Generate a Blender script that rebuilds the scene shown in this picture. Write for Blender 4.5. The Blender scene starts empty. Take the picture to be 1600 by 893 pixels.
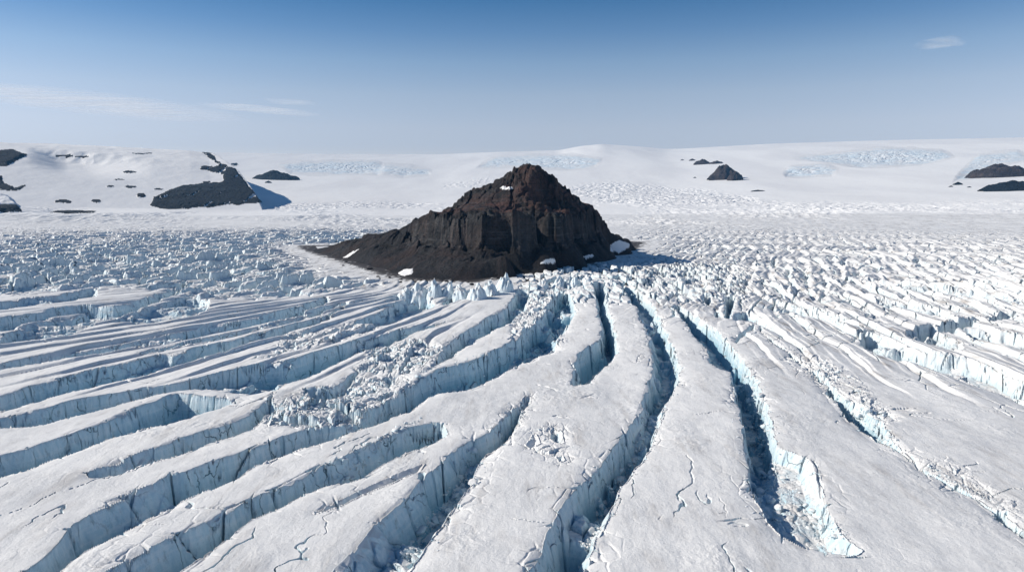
import bpy, bmesh, math, random
import numpy as np
from mathutils import Vector, Matrix
f32 = np.float32
PI = math.pi
sc = bpy.context.scene
COL = sc.collection
rng = np.random.default_rng(7)
random.seed(7)

# ------------------------------------------------------------------ view geometry (places on the glacier are surveyed from the drone)
FPX, CXP, CYP, TH, HC = 1067.0, 800.0, 446.5, math.atan(146.5/1067.0), 60.0
cT, sT = math.cos(TH), math.sin(TH)
def project(X, Y, Z):
    dz = Z-HC
    fw = Y*cT-dz*sT
    up = Y*sT+dz*cT
    fw = np.where(fw < 1e-3, 1e-3, fw)
    return CXP+FPX*X/fw, CYP-FPX*up/fw
def ray(px, py):
    a = (px-CXP)/FPX; k = (CYP-py)/FPX
    return a, cT+k*sT, -sT+k*cT            # x, y, z direction
def ground(px, py, z=0.0):
    a, b, c = ray(px, py)
    t = (z-HC)/c
    return a*t, b*t
def at_depth(px, py, Y):
    a, b, c = ray(px, py)
    t = Y/b
    return a*t, Y, HC+c*t

# ------------------------------------------------------------------ numpy noise
def hsh(ix, iy, seed):
    h = (ix.astype(np.uint32)*np.uint32(374761393)+iy.astype(np.uint32)*np.uint32(668265263)+np.uint32((seed*2246822519) & 0xffffffff))
    h ^= h >> np.uint32(13); h *= np.uint32(1274126177); h ^= h >> np.uint32(16); h *= np.uint32(2246822519); h ^= h >> np.uint32(15)
    return h
def h01(ix, iy, seed): return (hsh(ix, iy, seed) >> np.uint32(8)).astype(f32)*f32(1/16777216.0)
def perlin(x, y, seed=0):
    x0 = np.floor(x); y0 = np.floor(y)
    fx = (x-x0).astype(f32); fy = (y-y0).astype(f32)
    ix = x0.astype(np.int64).astype(np.int32); iy = y0.astype(np.int64).astype(np.int32)
    ux = fx*fx*fx*(fx*(fx*6-15)+10); uy = fy*fy*fy*(fy*(fy*6-15)+10)
    def g(dx, dy):
        h = hsh(ix+np.int32(dx), iy+np.int32(dy), seed)
        gx = (h & np.uint32(0xffff)).astype(f32)*f32(2/65535.0)-1
        gy = (h >> np.uint32(16)).astype(f32)*f32(2/65535.0)-1
        return gx*(fx-dx)+gy*(fy-dy)
    a = g(0, 0); a += ux*(g(1, 0)-a)
    b = g(0, 1); b += ux*(g(1, 1)-b)
    return (a+uy*(b-a))*f32(1.3)
def fbm(x, y, octv=4, seed=0, gain=0.5):
    s = 0; a = 1.0; n = 0
    for o in range(octv):
        s = s+a*perlin(x*2.03**o+o*17.3, y*2.03**o-o*9.1, seed+o*31); n += a; a *= gain
    return s/n
def ridged(x, y, octv=3, seed=0):
    s = 0; a = 1.0; n = 0
    for o in range(octv):
        s = s+a*(1-2*np.abs(perlin(x*2.1**o+o*5.3, y*2.1**o+o*3.7, seed+o*13))); n += a; a *= .5
    return s/n
def worley(u, v, seed=0, jit=0.85):
    iu = np.floor(u).astype(np.int32); iv = np.floor(v).astype(np.int32)
    fu = (u-iu).astype(f32); fv = (v-iv).astype(f32)
    F1 = np.full(u.shape, 9, f32); F2 = F1.copy()
    R1 = np.zeros(u.shape, f32); R2 = R1.copy(); OU = R1.copy(); OV = R1.copy()
    for du in (-1, 0, 1):
        for dv in (-1, 0, 1):
            a = iu+np.int32(du); b = iv+np.int32(dv)
            r1 = h01(a, b, seed); r2 = h01(a, b, seed+101)
            pu = fu-(du+.5+jit*(r1-.5)); pv = fv-(dv+.5+jit*(r2-.5))
            d = np.sqrt(pu*pu+pv*pv)
            c = d < F1
            F2 = np.where(c, F1, np.minimum(F2, d))
            F1 = np.where(c, d, F1)
            R1 = np.where(c, r1, R1); R2 = np.where(c, r2, R2)
            OU = np.where(c, pu, OU); OV = np.where(c, pv, OV)
    return F1, F2, R1, R2, OU, OV
def sm(x, a, b):
    t = np.clip((x-a)/(b-a), 0, 1)
    return t*t*(3-2*t)
def smooth_poly(P, n=4):
    P = np.asarray(P, float); N = len(P); out = []
    for i in range(N):
        p0, p1, p2, p3 = P[i-1], P[i], P[(i+1) % N], P[(i+2) % N]
        for k in range(n):
            t = k/n
            cr = .5*((2*p1)+(-p0+p2)*t+(2*p0-5*p1+4*p2-p3)*t*t+(-p0+3*p1-3*p2+p3)*t**3)
            out.append(.35*cr+.65*(p1+(p2-p1)*t))
    return np.array(out)
def sdf_poly(x, y, P):
    d = np.full(x.shape, 1e9, f32); ins = np.zeros(x.shape, bool)
    N = len(P)
    for i in range(N):
        ax, ay = P[i]; bx, by = P[(i+1) % N]
        ex, ey = bx-ax, by-ay
        L = ex*ex+ey*ey+1e-9
        wx = x-ax; wy = y-ay
        t = np.clip((wx*ex+wy*ey)/L, 0, 1)
        dx = wx-ex*t; dy = wy-ey*t
        d = np.minimum(d, dx*dx+dy*dy)
        c = (ay > y) != (by > y)
        ins ^= c & (x < ex*(y-ay)/(ey if abs(ey) > 1e-9 else 1e-9)+ax)
    d = np.sqrt(d)
    return np.where(ins, -d, d)
def sdf_line(x, y, P):
    d = np.full(x.shape, 1e9, f32)
    for i in range(len(P)-1):
        ax, ay = P[i]; bx, by = P[i+1]
        ex, ey = bx-ax, by-ay
        t = np.clip(((x-ax)*ex+(y-ay)*ey)/(ex*ex+ey*ey+1e-9), 0, 1)
        d = np.minimum(d, (x-ax-ex*t)**2+(y-ay-ey*t)**2)
    return np.sqrt(d)

# ------------------------------------------------------------------ materials
def mat(name):
    m = bpy.data.materials.new(name); m.use_nodes = True
    nt = m.node_tree
    return m, nt, nt.nodes['Principled BSDF']
def nd(nt, t, **kw):
    n = nt.nodes.new(t)
    for k, v in kw.items():
        if k.startswith('i_'):
            n.inputs[k[2:].replace('_', ' ')].default_value = v
        else: setattr(n, k, v)
    return n
def ln(nt, a, b): nt.links.new(a, b)
def noise(nt, vec, scale, detail=4, rough=.55, dist=0):
    n = nd(nt, 'ShaderNodeTexNoise'); n.inputs['Scale'].default_value = scale
    n.inputs['Detail'].default_value = detail; n.inputs['Roughness'].default_value = rough; n.inputs['Distortion'].default_value = dist
    ln(nt, vec, n.inputs['Vector']); return n.outputs['Fac']
def mapping(nt, vec, s, r=(0, 0, 0)):
    m = nd(nt, 'ShaderNodeMapping'); m.inputs['Scale'].default_value = s; m.inputs['Rotation'].default_value = r
    ln(nt, vec, m.inputs['Vector']); return m.outputs['Vector']
def rng_(nt, v, a, b, c=0.0, d=1.0):
    m = nd(nt, 'ShaderNodeMapRange', interpolation_type='SMOOTHSTEP')
    for k, val in zip((1, 2, 3, 4), (a, b, c, d)): m.inputs[k].default_value = val
    ln(nt, v, m.inputs[0]); return m.outputs[0]
def mix(nt, fac, a, b):
    m = nd(nt, 'ShaderNodeMix', data_type='RGBA')
    for s, v in ((m.inputs[0], fac), (m.inputs[6], a), (m.inputs[7], b)):
        if hasattr(v, 'is_linked') or isinstance(v, bpy.types.NodeSocket): ln(nt, v, s)
        else: s.default_value = v if not isinstance(v, tuple) else (*v, 1)
    return m.outputs[2]
def mth(nt, op, a, b=None):
    m = nd(nt, 'ShaderNodeMath', operation=op)
    for i, v in enumerate((a, b)):
        if v is None: continue
        if isinstance(v, bpy.types.NodeSocket): ln(nt, v, m.inputs[i])
        else: m.inputs[i].default_value = v
    return m.outputs[0]
def bump(nt, h, strength, dist, normal=None):
    b = nd(nt, 'ShaderNodeBump'); b.inputs['Strength'].default_value = strength; b.inputs['Distance'].default_value = dist
    ln(nt, h, b.inputs['Height'])
    if normal: ln(nt, normal, b.inputs['Normal'])
    return b.outputs['Normal']

def ice_material(name, far=False, rubble=False, icefall=False):
    m, nt, bs = mat(name)
    geo = nd(nt, 'ShaderNodeNewGeometry')
    P = geo.outputs['Position']
    sep = nd(nt, 'ShaderNodeSeparateXYZ'); ln(nt, geo.outputs['Normal'], sep.inputs[0])
    nz = sep.outputs['Z']
    n1 = noise(nt, P, .35, 5, .6)
    steep = mth(nt, 'ADD', nz, mth(nt, 'MULTIPLY', mth(nt, 'SUBTRACT', n1, .5), .22))
    ab = nd(nt, 'ShaderNodeAttribute', attribute_name='bare_shade')
    wall = rng_(nt, mth(nt, 'SUBTRACT', steep, mth(nt, 'MULTIPLY', ab.outputs['Fac'], .17)), .80, .42)                      # 1 on bare ice walls and shade-darkened floors, 0 on snow covered tops
    # snow: slightly soiled old surface, blotches and streaks of windblown dust
    big = noise(nt, P, .035, 5, .6, .6)
    mid = noise(nt, P, .22, 6, .65)
    stv = mapping(nt, P, (.32, .05, .2), (0, 0, math.radians(-14)))
    stk = noise(nt, stv, 1.0, 6, .62, .4)
    snow = mix(nt, rng_(nt, big, .35, .68), (.80, .79, .775), (.70, .695, .69))
    snow = mix(nt, mth(nt, 'MULTIPLY', rng_(nt, mid, .48, .74), .42), snow, (.55, .54, .535))
    dirt = mth(nt, 'MULTIPLY', rng_(nt, stk, .48, .70), rng_(nt, big, .36, .58))
    at = nd(nt, 'ShaderNodeAttribute', attribute_name='dirt')
    snow = mix(nt, mth(nt, 'MULTIPLY', dirt, at.outputs['Fac']), snow, (.33, .295, .265))
    fine = noise(nt, P, 2.3, 4, .7)
    spk = mth(nt, 'MULTIPLY', rng_(nt, fine, .66, .74), mth(nt, 'MULTIPLY', rng_(nt, mid, .44, .58), mth(nt, 'ADD', mth(nt, 'MULTIPLY', at.outputs['Fac'], .7), .25)))
    snow = mix(nt, spk, snow, (.20, .19, .19))
    mo = nd(nt, 'ShaderNodeAttribute', attribute_name='moraine')
    snow = mix(nt, mo.outputs['Fac'], snow, (.05, .043, .040))
    # ice walls: pale blue with vertical flutes, level bands and sooty veins
    fl = noise(nt, mapping(nt, P, (.9, .9, .09)), 1.0, 6, .65)
    bd = noise(nt, mapping(nt, P, (.05, .05, .8)), 1.0, 4, .6, .3)
    ice = mix(nt, rng_(nt, fl, .3, .7), (.50, .65, .72), (.72, .79, .82))
    ice = mix(nt, mth(nt, 'MULTIPLY', rng_(nt, bd, .48, .66), .45), ice, (.80, .82, .83))
    vein = nd(nt, 'ShaderNodeTexVoronoi', feature='DISTANCE_TO_EDGE'); vein.inputs['Scale'].default_value = .16
    wv = nd(nt, 'ShaderNodeVectorMath', operation='ADD')
    nn = nd(nt, 'ShaderNodeTexNoise'); nn.inputs['Scale'].default_value = .3; nn.inputs['Detail'].default_value = 3; ln(nt, P, nn.inputs['Vector'])
    sc_ = nd(nt, 'ShaderNodeVectorMath', operation='SCALE'); sc_.inputs['Scale'].default_value = 3.0; ln(nt, nn.outputs['Color'], sc_.inputs[0])
    ln(nt, mapping(nt, P, (1, 1, .28)), wv.inputs[0]); ln(nt, sc_.outputs[0], wv.inputs[1]); ln(nt, wv.outputs[0], vein.inputs['Vector'])
    crack = mth(nt, 'MULTIPLY', rng_(nt, vein.outputs['Distance'], .016, .003), rng_(nt, noise(nt, P, .11, 2), .42, .54))
    ice = mix(nt, mth(nt, 'MULTIPLY', crack, .85), ice, (.06, .12, .15))
    soot = mth(nt, 'MULTIPLY', rng_(nt, noise(nt, mapping(nt, P, (.6, .6, .22)), 1.0, 8, .74), .52, .70), .62)
    ice = mix(nt, soot, ice, (.22, .26, .27))
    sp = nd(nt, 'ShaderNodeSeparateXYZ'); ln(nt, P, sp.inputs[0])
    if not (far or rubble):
        deep_ice_shade = rng_(nt, mth(nt, 'ADD', sp.outputs['Z'], mth(nt, 'MULTIPLY', mth(nt, 'SUBTRACT', bd, .5), 4.0)), -1.5, -8.5)  # ice bluer with depth, its colour also darkened to deepen the crevasse shade
        ice = mix(nt, mth(nt, 'MULTIPLY', deep_ice_shade, .75), ice, (.13, .35, .48))
    ice = mix(nt, rng_(nt, at.outputs['Fac'], .5, 1.0, 0, .45), ice, (.72, .735, .73))
    if rubble: ice = mix(nt, .35, ice, (.82, .88, .9))
    if icefall:
        af = nd(nt, 'ShaderNodeAttribute', attribute_name='bare_shade')
        snow = mix(nt, rng_(nt, mth(nt, 'ADD', noise(nt, P, .012, 8, .7), mth(nt, 'MULTIPLY', af.outputs['Fac'], .5)), .66, 1.15), snow, (.58, .69, .76))
    ln(nt, mix(nt, wall, snow, ice), bs.inputs['Base Color'])
    ln(nt, rng_(nt, wall, 0, 1, .75, .38), bs.inputs['Roughness'])
    bs.inputs['Specular IOR Level'].default_value = .25
    if far:
        h = noise(nt, P, .05, 7, .6)
        ln(nt, bump(nt, h, .35, 5.0), bs.inputs['Normal'])
    else:
        rip = noise(nt, mapping(nt, P, (1.6, .5, 1.0), (0, 0, math.radians(30))), 1.0, 5, .6)
        h = mth(nt, 'ADD', mth(nt, 'MULTIPLY', noise(nt, P, 2.1, 8, .76), .8), mth(nt, 'MULTIPLY', mth(nt, 'MULTIPLY', rip, rng_(nt, big, .45, .6)), .35))
        h = mth(nt, 'ADD', h, mth(nt, 'MULTIPLY', mth(nt, 'MULTIPLY', fl, wall), 1.8))
        h = mth(nt, 'SUBTRACT', h, mth(nt, 'MULTIPLY', mth(nt, 'MULTIPLY', crack, wall), .9))
        ln(nt, bump(nt, h, .7, .34), bs.inputs['Normal'])
    return m
def snow_material():
    m, nt, bs = mat('clean_snow')
    P = nd(nt, 'ShaderNodeNewGeometry').outputs['Position']
    c = mix(nt, rng_(nt, noise(nt, mapping(nt, P, (.004, .001, .003), (0, 0, .3)), 1, 6, .6), .38, .66), (.84, .83, .815), (.76, .75, .745))
    c = mix(nt, mth(nt, 'MULTIPLY', rng_(nt, noise(nt, P, .012, 6, .7), .55, .75), .25), c, (.68, .675, .68))
    ln(nt, c, bs.inputs['Base Color'])
    bs.inputs['Roughness'].default_value = .8; bs.inputs['Specular IOR Level'].default_value = .15
    ln(nt, bump(nt, noise(nt, P, .02, 8, .62), .35, 6.0), bs.inputs['Normal'])
    return m
def rock_material(name, base, warm, grey, sc_=1.0, warmth=.5, strata=True):
    m, nt, bs = mat(name)
    P = nd(nt, 'ShaderNodeNewGeometry').outputs['Position']
    c = mix(nt, rng_(nt, noise(nt, P, .05*sc_, 6, .65, .5), .42, .62), base, grey)
    c = mix(nt, mth(nt, 'MULTIPLY', rng_(nt, noise(nt, P, .022*sc_, 6, .6, 1.0), .46, .64), warmth), c, warm)
    if strata:
        st = noise(nt, mapping(nt, P, (.02*sc_, .02*sc_, .55*sc_), (.04, .05, 0)), 1.0, 5, .6)
        c = mix(nt, mth(nt, 'MULTIPLY', rng_(nt, st, .53, .66), mth(nt, 'MULTIPLY', rng_(nt, noise(nt, P, .035*sc_, 4), .44, .58), .7)), c, tuple(v*2.2 for v in grey))
        c = mix(nt, mth(nt, 'MULTIPLY', rng_(nt, st, .46, .34), .5), c, tuple(v*.5 for v in base))
    sa = nd(nt, 'ShaderNodeAttribute', attribute_name='streak')
    c = mix(nt, mth(nt, 'MULTIPLY', sa.outputs['Fac'], .75), c, tuple(.75*v+.95*u_ for v, u_ in zip(warm, grey)))
    g = noise(nt, P, 1.2*sc_, 6, .75)
    c = mix(nt, rng_(nt, g, .60, .74), c, tuple(min(1, v*2.6) for v in grey))
    c = mix(nt, mth(nt, 'MULTIPLY', rng_(nt, noise(nt, P, .30*sc_, 7, .8), .56, .68), .8), c, tuple(min(1, v*2.1) for v in grey))
    c = mix(nt, mth(nt, 'MULTIPLY', rng_(nt, noise(nt, P, .21*sc_, 7, .8), .46, .36), .8), c, tuple(v*.4 for v in base))
    ln(nt, c, bs.inputs['Base Color'])
    bs.inputs['Roughness'].default_value = .85; bs.inputs['Specular IOR Level'].default_value = .3
    ln(nt, bump(nt, noise(nt, P, .42*sc_, 9, .74), 1.0, 4.0/sc_), bs.inputs['Normal'])
    return m
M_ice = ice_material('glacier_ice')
M_far = snow_material()
M_fall = ice_material('icefall_ice', far=True, icefall=True)
M_block = ice_material('broken_ice', rubble=True)
M_scree = rock_material('dark_scree', (.009, .009, .011), (.042, .024, .019), (.024, .024, .026), 1, .7, False)
M_cliff = rock_material('basalt_cliff', (.012, .014, .017), (.090, .056, .045), (.058, .058, .060), 1, .45)
M_summit = rock_material('summit_rock', (.013, .013, .014), (.105, .048, .036), (.036, .035, .036), 1, .85)
M_farrock = rock_material('distant_rock', (.006, .011, .018), (.012, .014, .018), (.016, .024, .032), .12, .4)  # rock colour blued to imitate distant haze and blue shadow tone
M_brown = rock_material('brown_rock', (.055, .042, .038), (.09, .058, .045), (.07, .058, .055), .2, .7)

# ------------------------------------------------------------------ object helpers
def tag(o, label=None, cat=None, group=None, kind=None):
    if label: o['label'] = label
    if cat: o['category'] = cat
    if group: o['group'] = group
    if kind: o['kind'] = kind
    return o
def link(name, me, m=None, parent=None):
    o = bpy.data.objects.new(name, me); COL.objects.link(o)
    if m: me.materials.append(m)
    if parent: o.parent = parent
    return o
def quad_mesh(name, V, F, N=None, attrs=None, smooth=True):
    """V (n,3), F (m,4) -> compact mesh with only the vertices used"""
    used = np.zeros(len(V), bool); used[F.ravel()] = True
    idx = np.cumsum(used)-1
    Fv = idx[F].astype(np.int32); Vv = V[used].astype(f32)
    me = bpy.data.meshes.new(name)
    me.vertices.add(len(Vv)); me.vertices.foreach_set('co', Vv.ravel())
    me.loops.add(Fv.size); me.loops.foreach_set('vertex_index', Fv.ravel())
    me.polygons.add(len(Fv)); me.polygons.foreach_set('loop_start', np.arange(0, Fv.size, 4, dtype=np.int32))
    if smooth: me.polygons.foreach_set('use_smooth', np.ones(len(Fv), bool))
    me.update(calc_edges=True)
    for k, a in (attrs or {}).items():
        at = me.attributes.new(k, 'FLOAT', 'POINT'); at.data.foreach_set('value', np.ascontiguousarray(a.ravel()[used], dtype=f32))
    if N is not None:
        at = me.attributes.new('custom_normal', 'FLOAT_VECTOR', 'POINT')
        at.data.foreach_set('vector', np.ascontiguousarray(N[used], dtype=f32).ravel())
    return me
def grid_faces(R, C, wrap=False):
    i = np.arange(R*C, dtype=np.int64).reshape(R, C)
    if wrap: i = np.concatenate([i, i[:, :1]], 1)
    return np.stack([i[:-1, :-1], i[:-1, 1:], i[1:, 1:], i[1:, :-1]], -1)

# ------------------------------------------------------------------ the glacier and the ice cap: one polar sheet, finer near the lookout
pys = np.concatenate([np.linspace(1500, 915, 90, endpoint=False), np.arange(915, 676, -.85)])
_, gy = ground(CXP, pys)
r_ = [float(gy[-1])]
while r_[-1] < 9000:
    q_ = r_[-1]
    r_.append(q_*(1+float(np.interp(q_, [160, 1100, 1700, 2600, 4000], [.0021, .0021, .0028, .0038, .0065]))))
rr = np.concatenate([gy, r_[1:]])
tx = np.arange(-930, 930.1, .85)/FPX/.955
azc = np.arctan(tx)
side = np.linspace(azc[-1], 2*PI+azc[0], 150)[1:-1]
az = np.concatenate([azc, side])
R, C = len(rr), len(az); NC = len(azc)
SA, CA = np.sin(az)[None, :], np.cos(az)[None, :]
X = (rr[:, None]*SA).astype(f32); Y = (rr[:, None]*CA).astype(f32)
RR = np.broadcast_to(rr[:, None], X.shape).astype(f32)
front = (Y > 20)
Z = np.zeros_like(X)
PX0, PY0 = project(X, Y, 0.0)
PX0 = np.where(front, PX0, np.where(X < 0, -2000, 3600)).astype(f32); PY0 = np.where(front, PY0, 2000).astype(f32)
cell = np.gradient(rr)[:, None].astype(f32)             # radial spacing of the sheet

# flow-aligned coordinates: ridges fan out from the rock mountain on the left, run nearly straight on the right
def flow(x, y):
    al = np.arctan2(x-20, np.maximum(560-y, 30))           # angle about a point under the mountain
    wl = sm(-x, -60, 60)*sm(460-y, -40, 80)
    u = wl*al*280+(1-wl)*(x*.97-y*.16)
    v = y*.97+x*.16
    return u.astype(f32), v.astype(f32)
U, V = flow(X, Y)
near = (RR < 1700)
big = fbm(U/38, V/150, 3, 3)
Z += 1.1*big*sm(RR, 2600, 900)
Z += .42*fbm(X/9, Y/14, 5, 9, .55)*sm(RR, 800, 200)
Z += .05*ridged(U/3.2, V/16, 2, 19)*sm(RR, 320, 120)*sm(big, -.2, .3)

# --- zones with broken ice between the surveyed crevasses
ylim = 14*fbm(X/30, Y/60, 3, 39)+np.interp(PX0, [-400, -100, 0, 120, 230, 330, 420, 560, 640, 700], [430, 440, 462, 455, 452, 474, 468, 452, 440, 436])
m_left = sm(PY0, 346, 366)*(1-sm(PY0, ylim-14, ylim+2))*(1-sm(PX0, 600, 680))*sm(PX0, -900, -300)
nun_d = sdf_poly(X, Y, np.array([ground(*p) for p in [(478, 389), (545, 409), (600, 426), (650, 437), (740, 439), (800, 428), (860, 411), (920, 412), (950, 399), (987, 389), (1000, 378)]]+[(120, 850), (20, 800), (-110, 790), (-235, 770)])) if True else None
calm = sm(nun_d, 4, 60)
left_soft = 1-.75*(sm(PX0, 420, 500)*(1-sm(PX0, 640, 680))*sm(PY0, 380, 395)*(1-sm(PY0, 428, 440)))
m_left = m_left*calm*left_soft
# right field
m_right = sm(PX0, 930, 1050)*sm(PY0, 328, 350)*(1-sm(PY0, 440, 520))*calm*(1-sm(PX0, 2000, 2600))
m_rnear = sm(PX0, 1130, 1230)*sm(PY0, 415, 450)*(1-sm(PY0, 520+.16*np.clip(PX0-1200, 0, 400), 590+.16*np.clip(PX0-1200, 0, 400)))
m_mid = sm(PX0, 800, 840)*(1-sm(PX0, 1100, 1200))*sm(PY0, 405, 425)*(1-sm(PY0, 450, 480))*sm(nun_d, 3, 14)
def put(mask, fn, thr=.01):
    j = np.where((mask > thr) & near)
    x, y = X[j], Y[j]
    Z[j] += mask[j]*fn(x, y, j)
def saw(q, p, seed, lp=45, wall=.13, cl_=None, w=1.0, slot=0.0):
    """long tilted slabs: a steep face on one side, a gentle top behind it"""
    b = np.floor(q); f = (q-b).astype(f32)
    if cl_ is not None: wall = np.clip(2.5*cl_/w, wall, .5)
    A = .6+1.25*fbm(p/(lp*1.9)+b*7.31, b*3.17+p/(lp*9), 3, seed)
    A = np.clip(A, .05, 1.4)
    return A*(sm(f, 0, wall)*(1-np.maximum(f-wall, 0)/(1-wall))-slot*np.minimum(1, A)*(sm(f, 1-1.1*wall, 1-.25*wall)+1-sm(f, 0, wall))), f
def left_fn(x, y, j):
    a = math.radians(60)
    w1 = 7*fbm(x/45, y/45, 3, 41); w2 = 7*fbm(x/45, y/45, 3, 42)
    p = (x+w1)*math.cos(a)+(y+w2)*math.sin(a); q = -((x+w1)*math.sin(a)-(y+w2)*math.cos(a))
    h, f = saw(q/14, p, 43, 22, .2, cell[j[0], 0], 14)
    h = 7.5*h
    F1, F2, r1, r2, ou, ov = worley(p/17, q/11, 5)
    e = F2-F1
    h = h*(.55+.45*sm(fbm(p/50, q/50, 2, 46), -.2, .2))+3.6*(r1-.5)+3.4*ov+2.6*(r2-.5)*ou-6.0*(1-sm(e, .02, .2))*(r2*.8+.3)
    G1, G2, s1, s2, _, _ = worley(p/7+9, q/4.6, 15)
    h = h+.7*(s1-.5)-.8*(1-sm(G2-G1, .02, .2))
    return 1.15*(h-2)*sm(RR[j], 1700, 500)+.5*fbm(x/3, y/4, 3, 44)
put(m_left, left_fn)
def right_fn(x, y, j):
    a = math.radians(68)
    w1 = 20*fbm(x/85, y/85, 4, 51); w2 = 20*fbm(x/85, y/85, 4, 52)
    p = (x+w1)*math.cos(a)+(y+w2)*math.sin(a); q = (x+w1)*math.sin(a)-(y+w2)*math.cos(a)
    h, f = saw(q/13, p, 53, 22, .13, cell[j[0], 0], 13, .7)
    h2, f2 = saw(q/5+3, p, 55, 9, .2, cell[j[0], 0], 5)
    F1, F2, r1, r2, ou, ov = worley(p/24, q/11, 25)
    e = F2-F1
    h = 2.5*h+.9*h2+.8*(r1-.5)-6.0*(1-sm(e, .03, .15))*sm(r2, .55, .85)
    return (h-1.2)*sm(RR[j], 1500, 450)+.4*fbm(x/4, y/5, 3, 54)
put(m_right, right_fn)
def rnear_fn(x, y, j):
    a = math.radians(82)
    w1 = 5*fbm(x/40, y/40, 3, 61); w2 = 5*fbm(x/40, y/40, 3, 62)
    p = (x+w1)*math.cos(a)+(y+w2)*math.sin(a); q = (x+w1)*math.sin(a)-(y+w2)*math.cos(a)
    h, f = saw(q/15, p, 63, 40, .09, cell[j[0], 0], 15, 1.0)
    h2, f2 = saw(q/4.6+5, p, 67, 14, .2)
    G1, G2, s1, s2, _, _ = worley(p/16+9, q/9, 75)
    return 2.5*h+.5*h2-.8-1.6*(1-sm(G2-G1, .01, .06))*sm(s2, .55, .8)
put(m_rnear, rnear_fn)
m_lnear = (1-sm(PX0, 640, 780))*sm(PY0, ylim-6, ylim+6)*(1-sm(PY0, 540, 640))
def lnear_fn(x, y, j):
    u, v = U[j], V[j]
    h, f = saw(-(u/11+.5*fbm(v/50, u/30, 3, 68)), v, 69, 30, .12, cell[j[0], 0], 11, .6)
    h2, f2 = saw(-(u/3.7+.4*fbm(v/30, u/30, 3, 65)), v, 66, 12, .25, cell[j[0], 0], 4)
    return 1.6*h+.25*h2-.5
put(m_lnear, lnear_fn)
def mid_fn(x, y, j):
    F1, F2, r1, r2, ou, ov = worley(x/5.5+.4*fbm(x/12, y/12, 2, 5), y/15, 85)
    h = 4.2*(r1-.3)-5*(1-sm(F2-F1, .03, .2))+2.0*(r2-.5)*ou
    return h+1.0*fbm(x/2.5, y/5, 3, 86)
put(m_mid, mid_fn)
# faint far crevasse texture
m_far = sm(PY0, 318, 328)*(1-sm(PY0, 345, 360))*sm(PX0, -1200, -300)
far_j = np.where((m_far > .02) & front)
Z[far_j] += m_far[far_j]*4.5*(ridged(X[far_j]/26, Y[far_j]/70, 3, 91)-.55)*sm(fbm(X[far_j]/240, Y[far_j]/500, 2, 93), -.25, .2)

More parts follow.
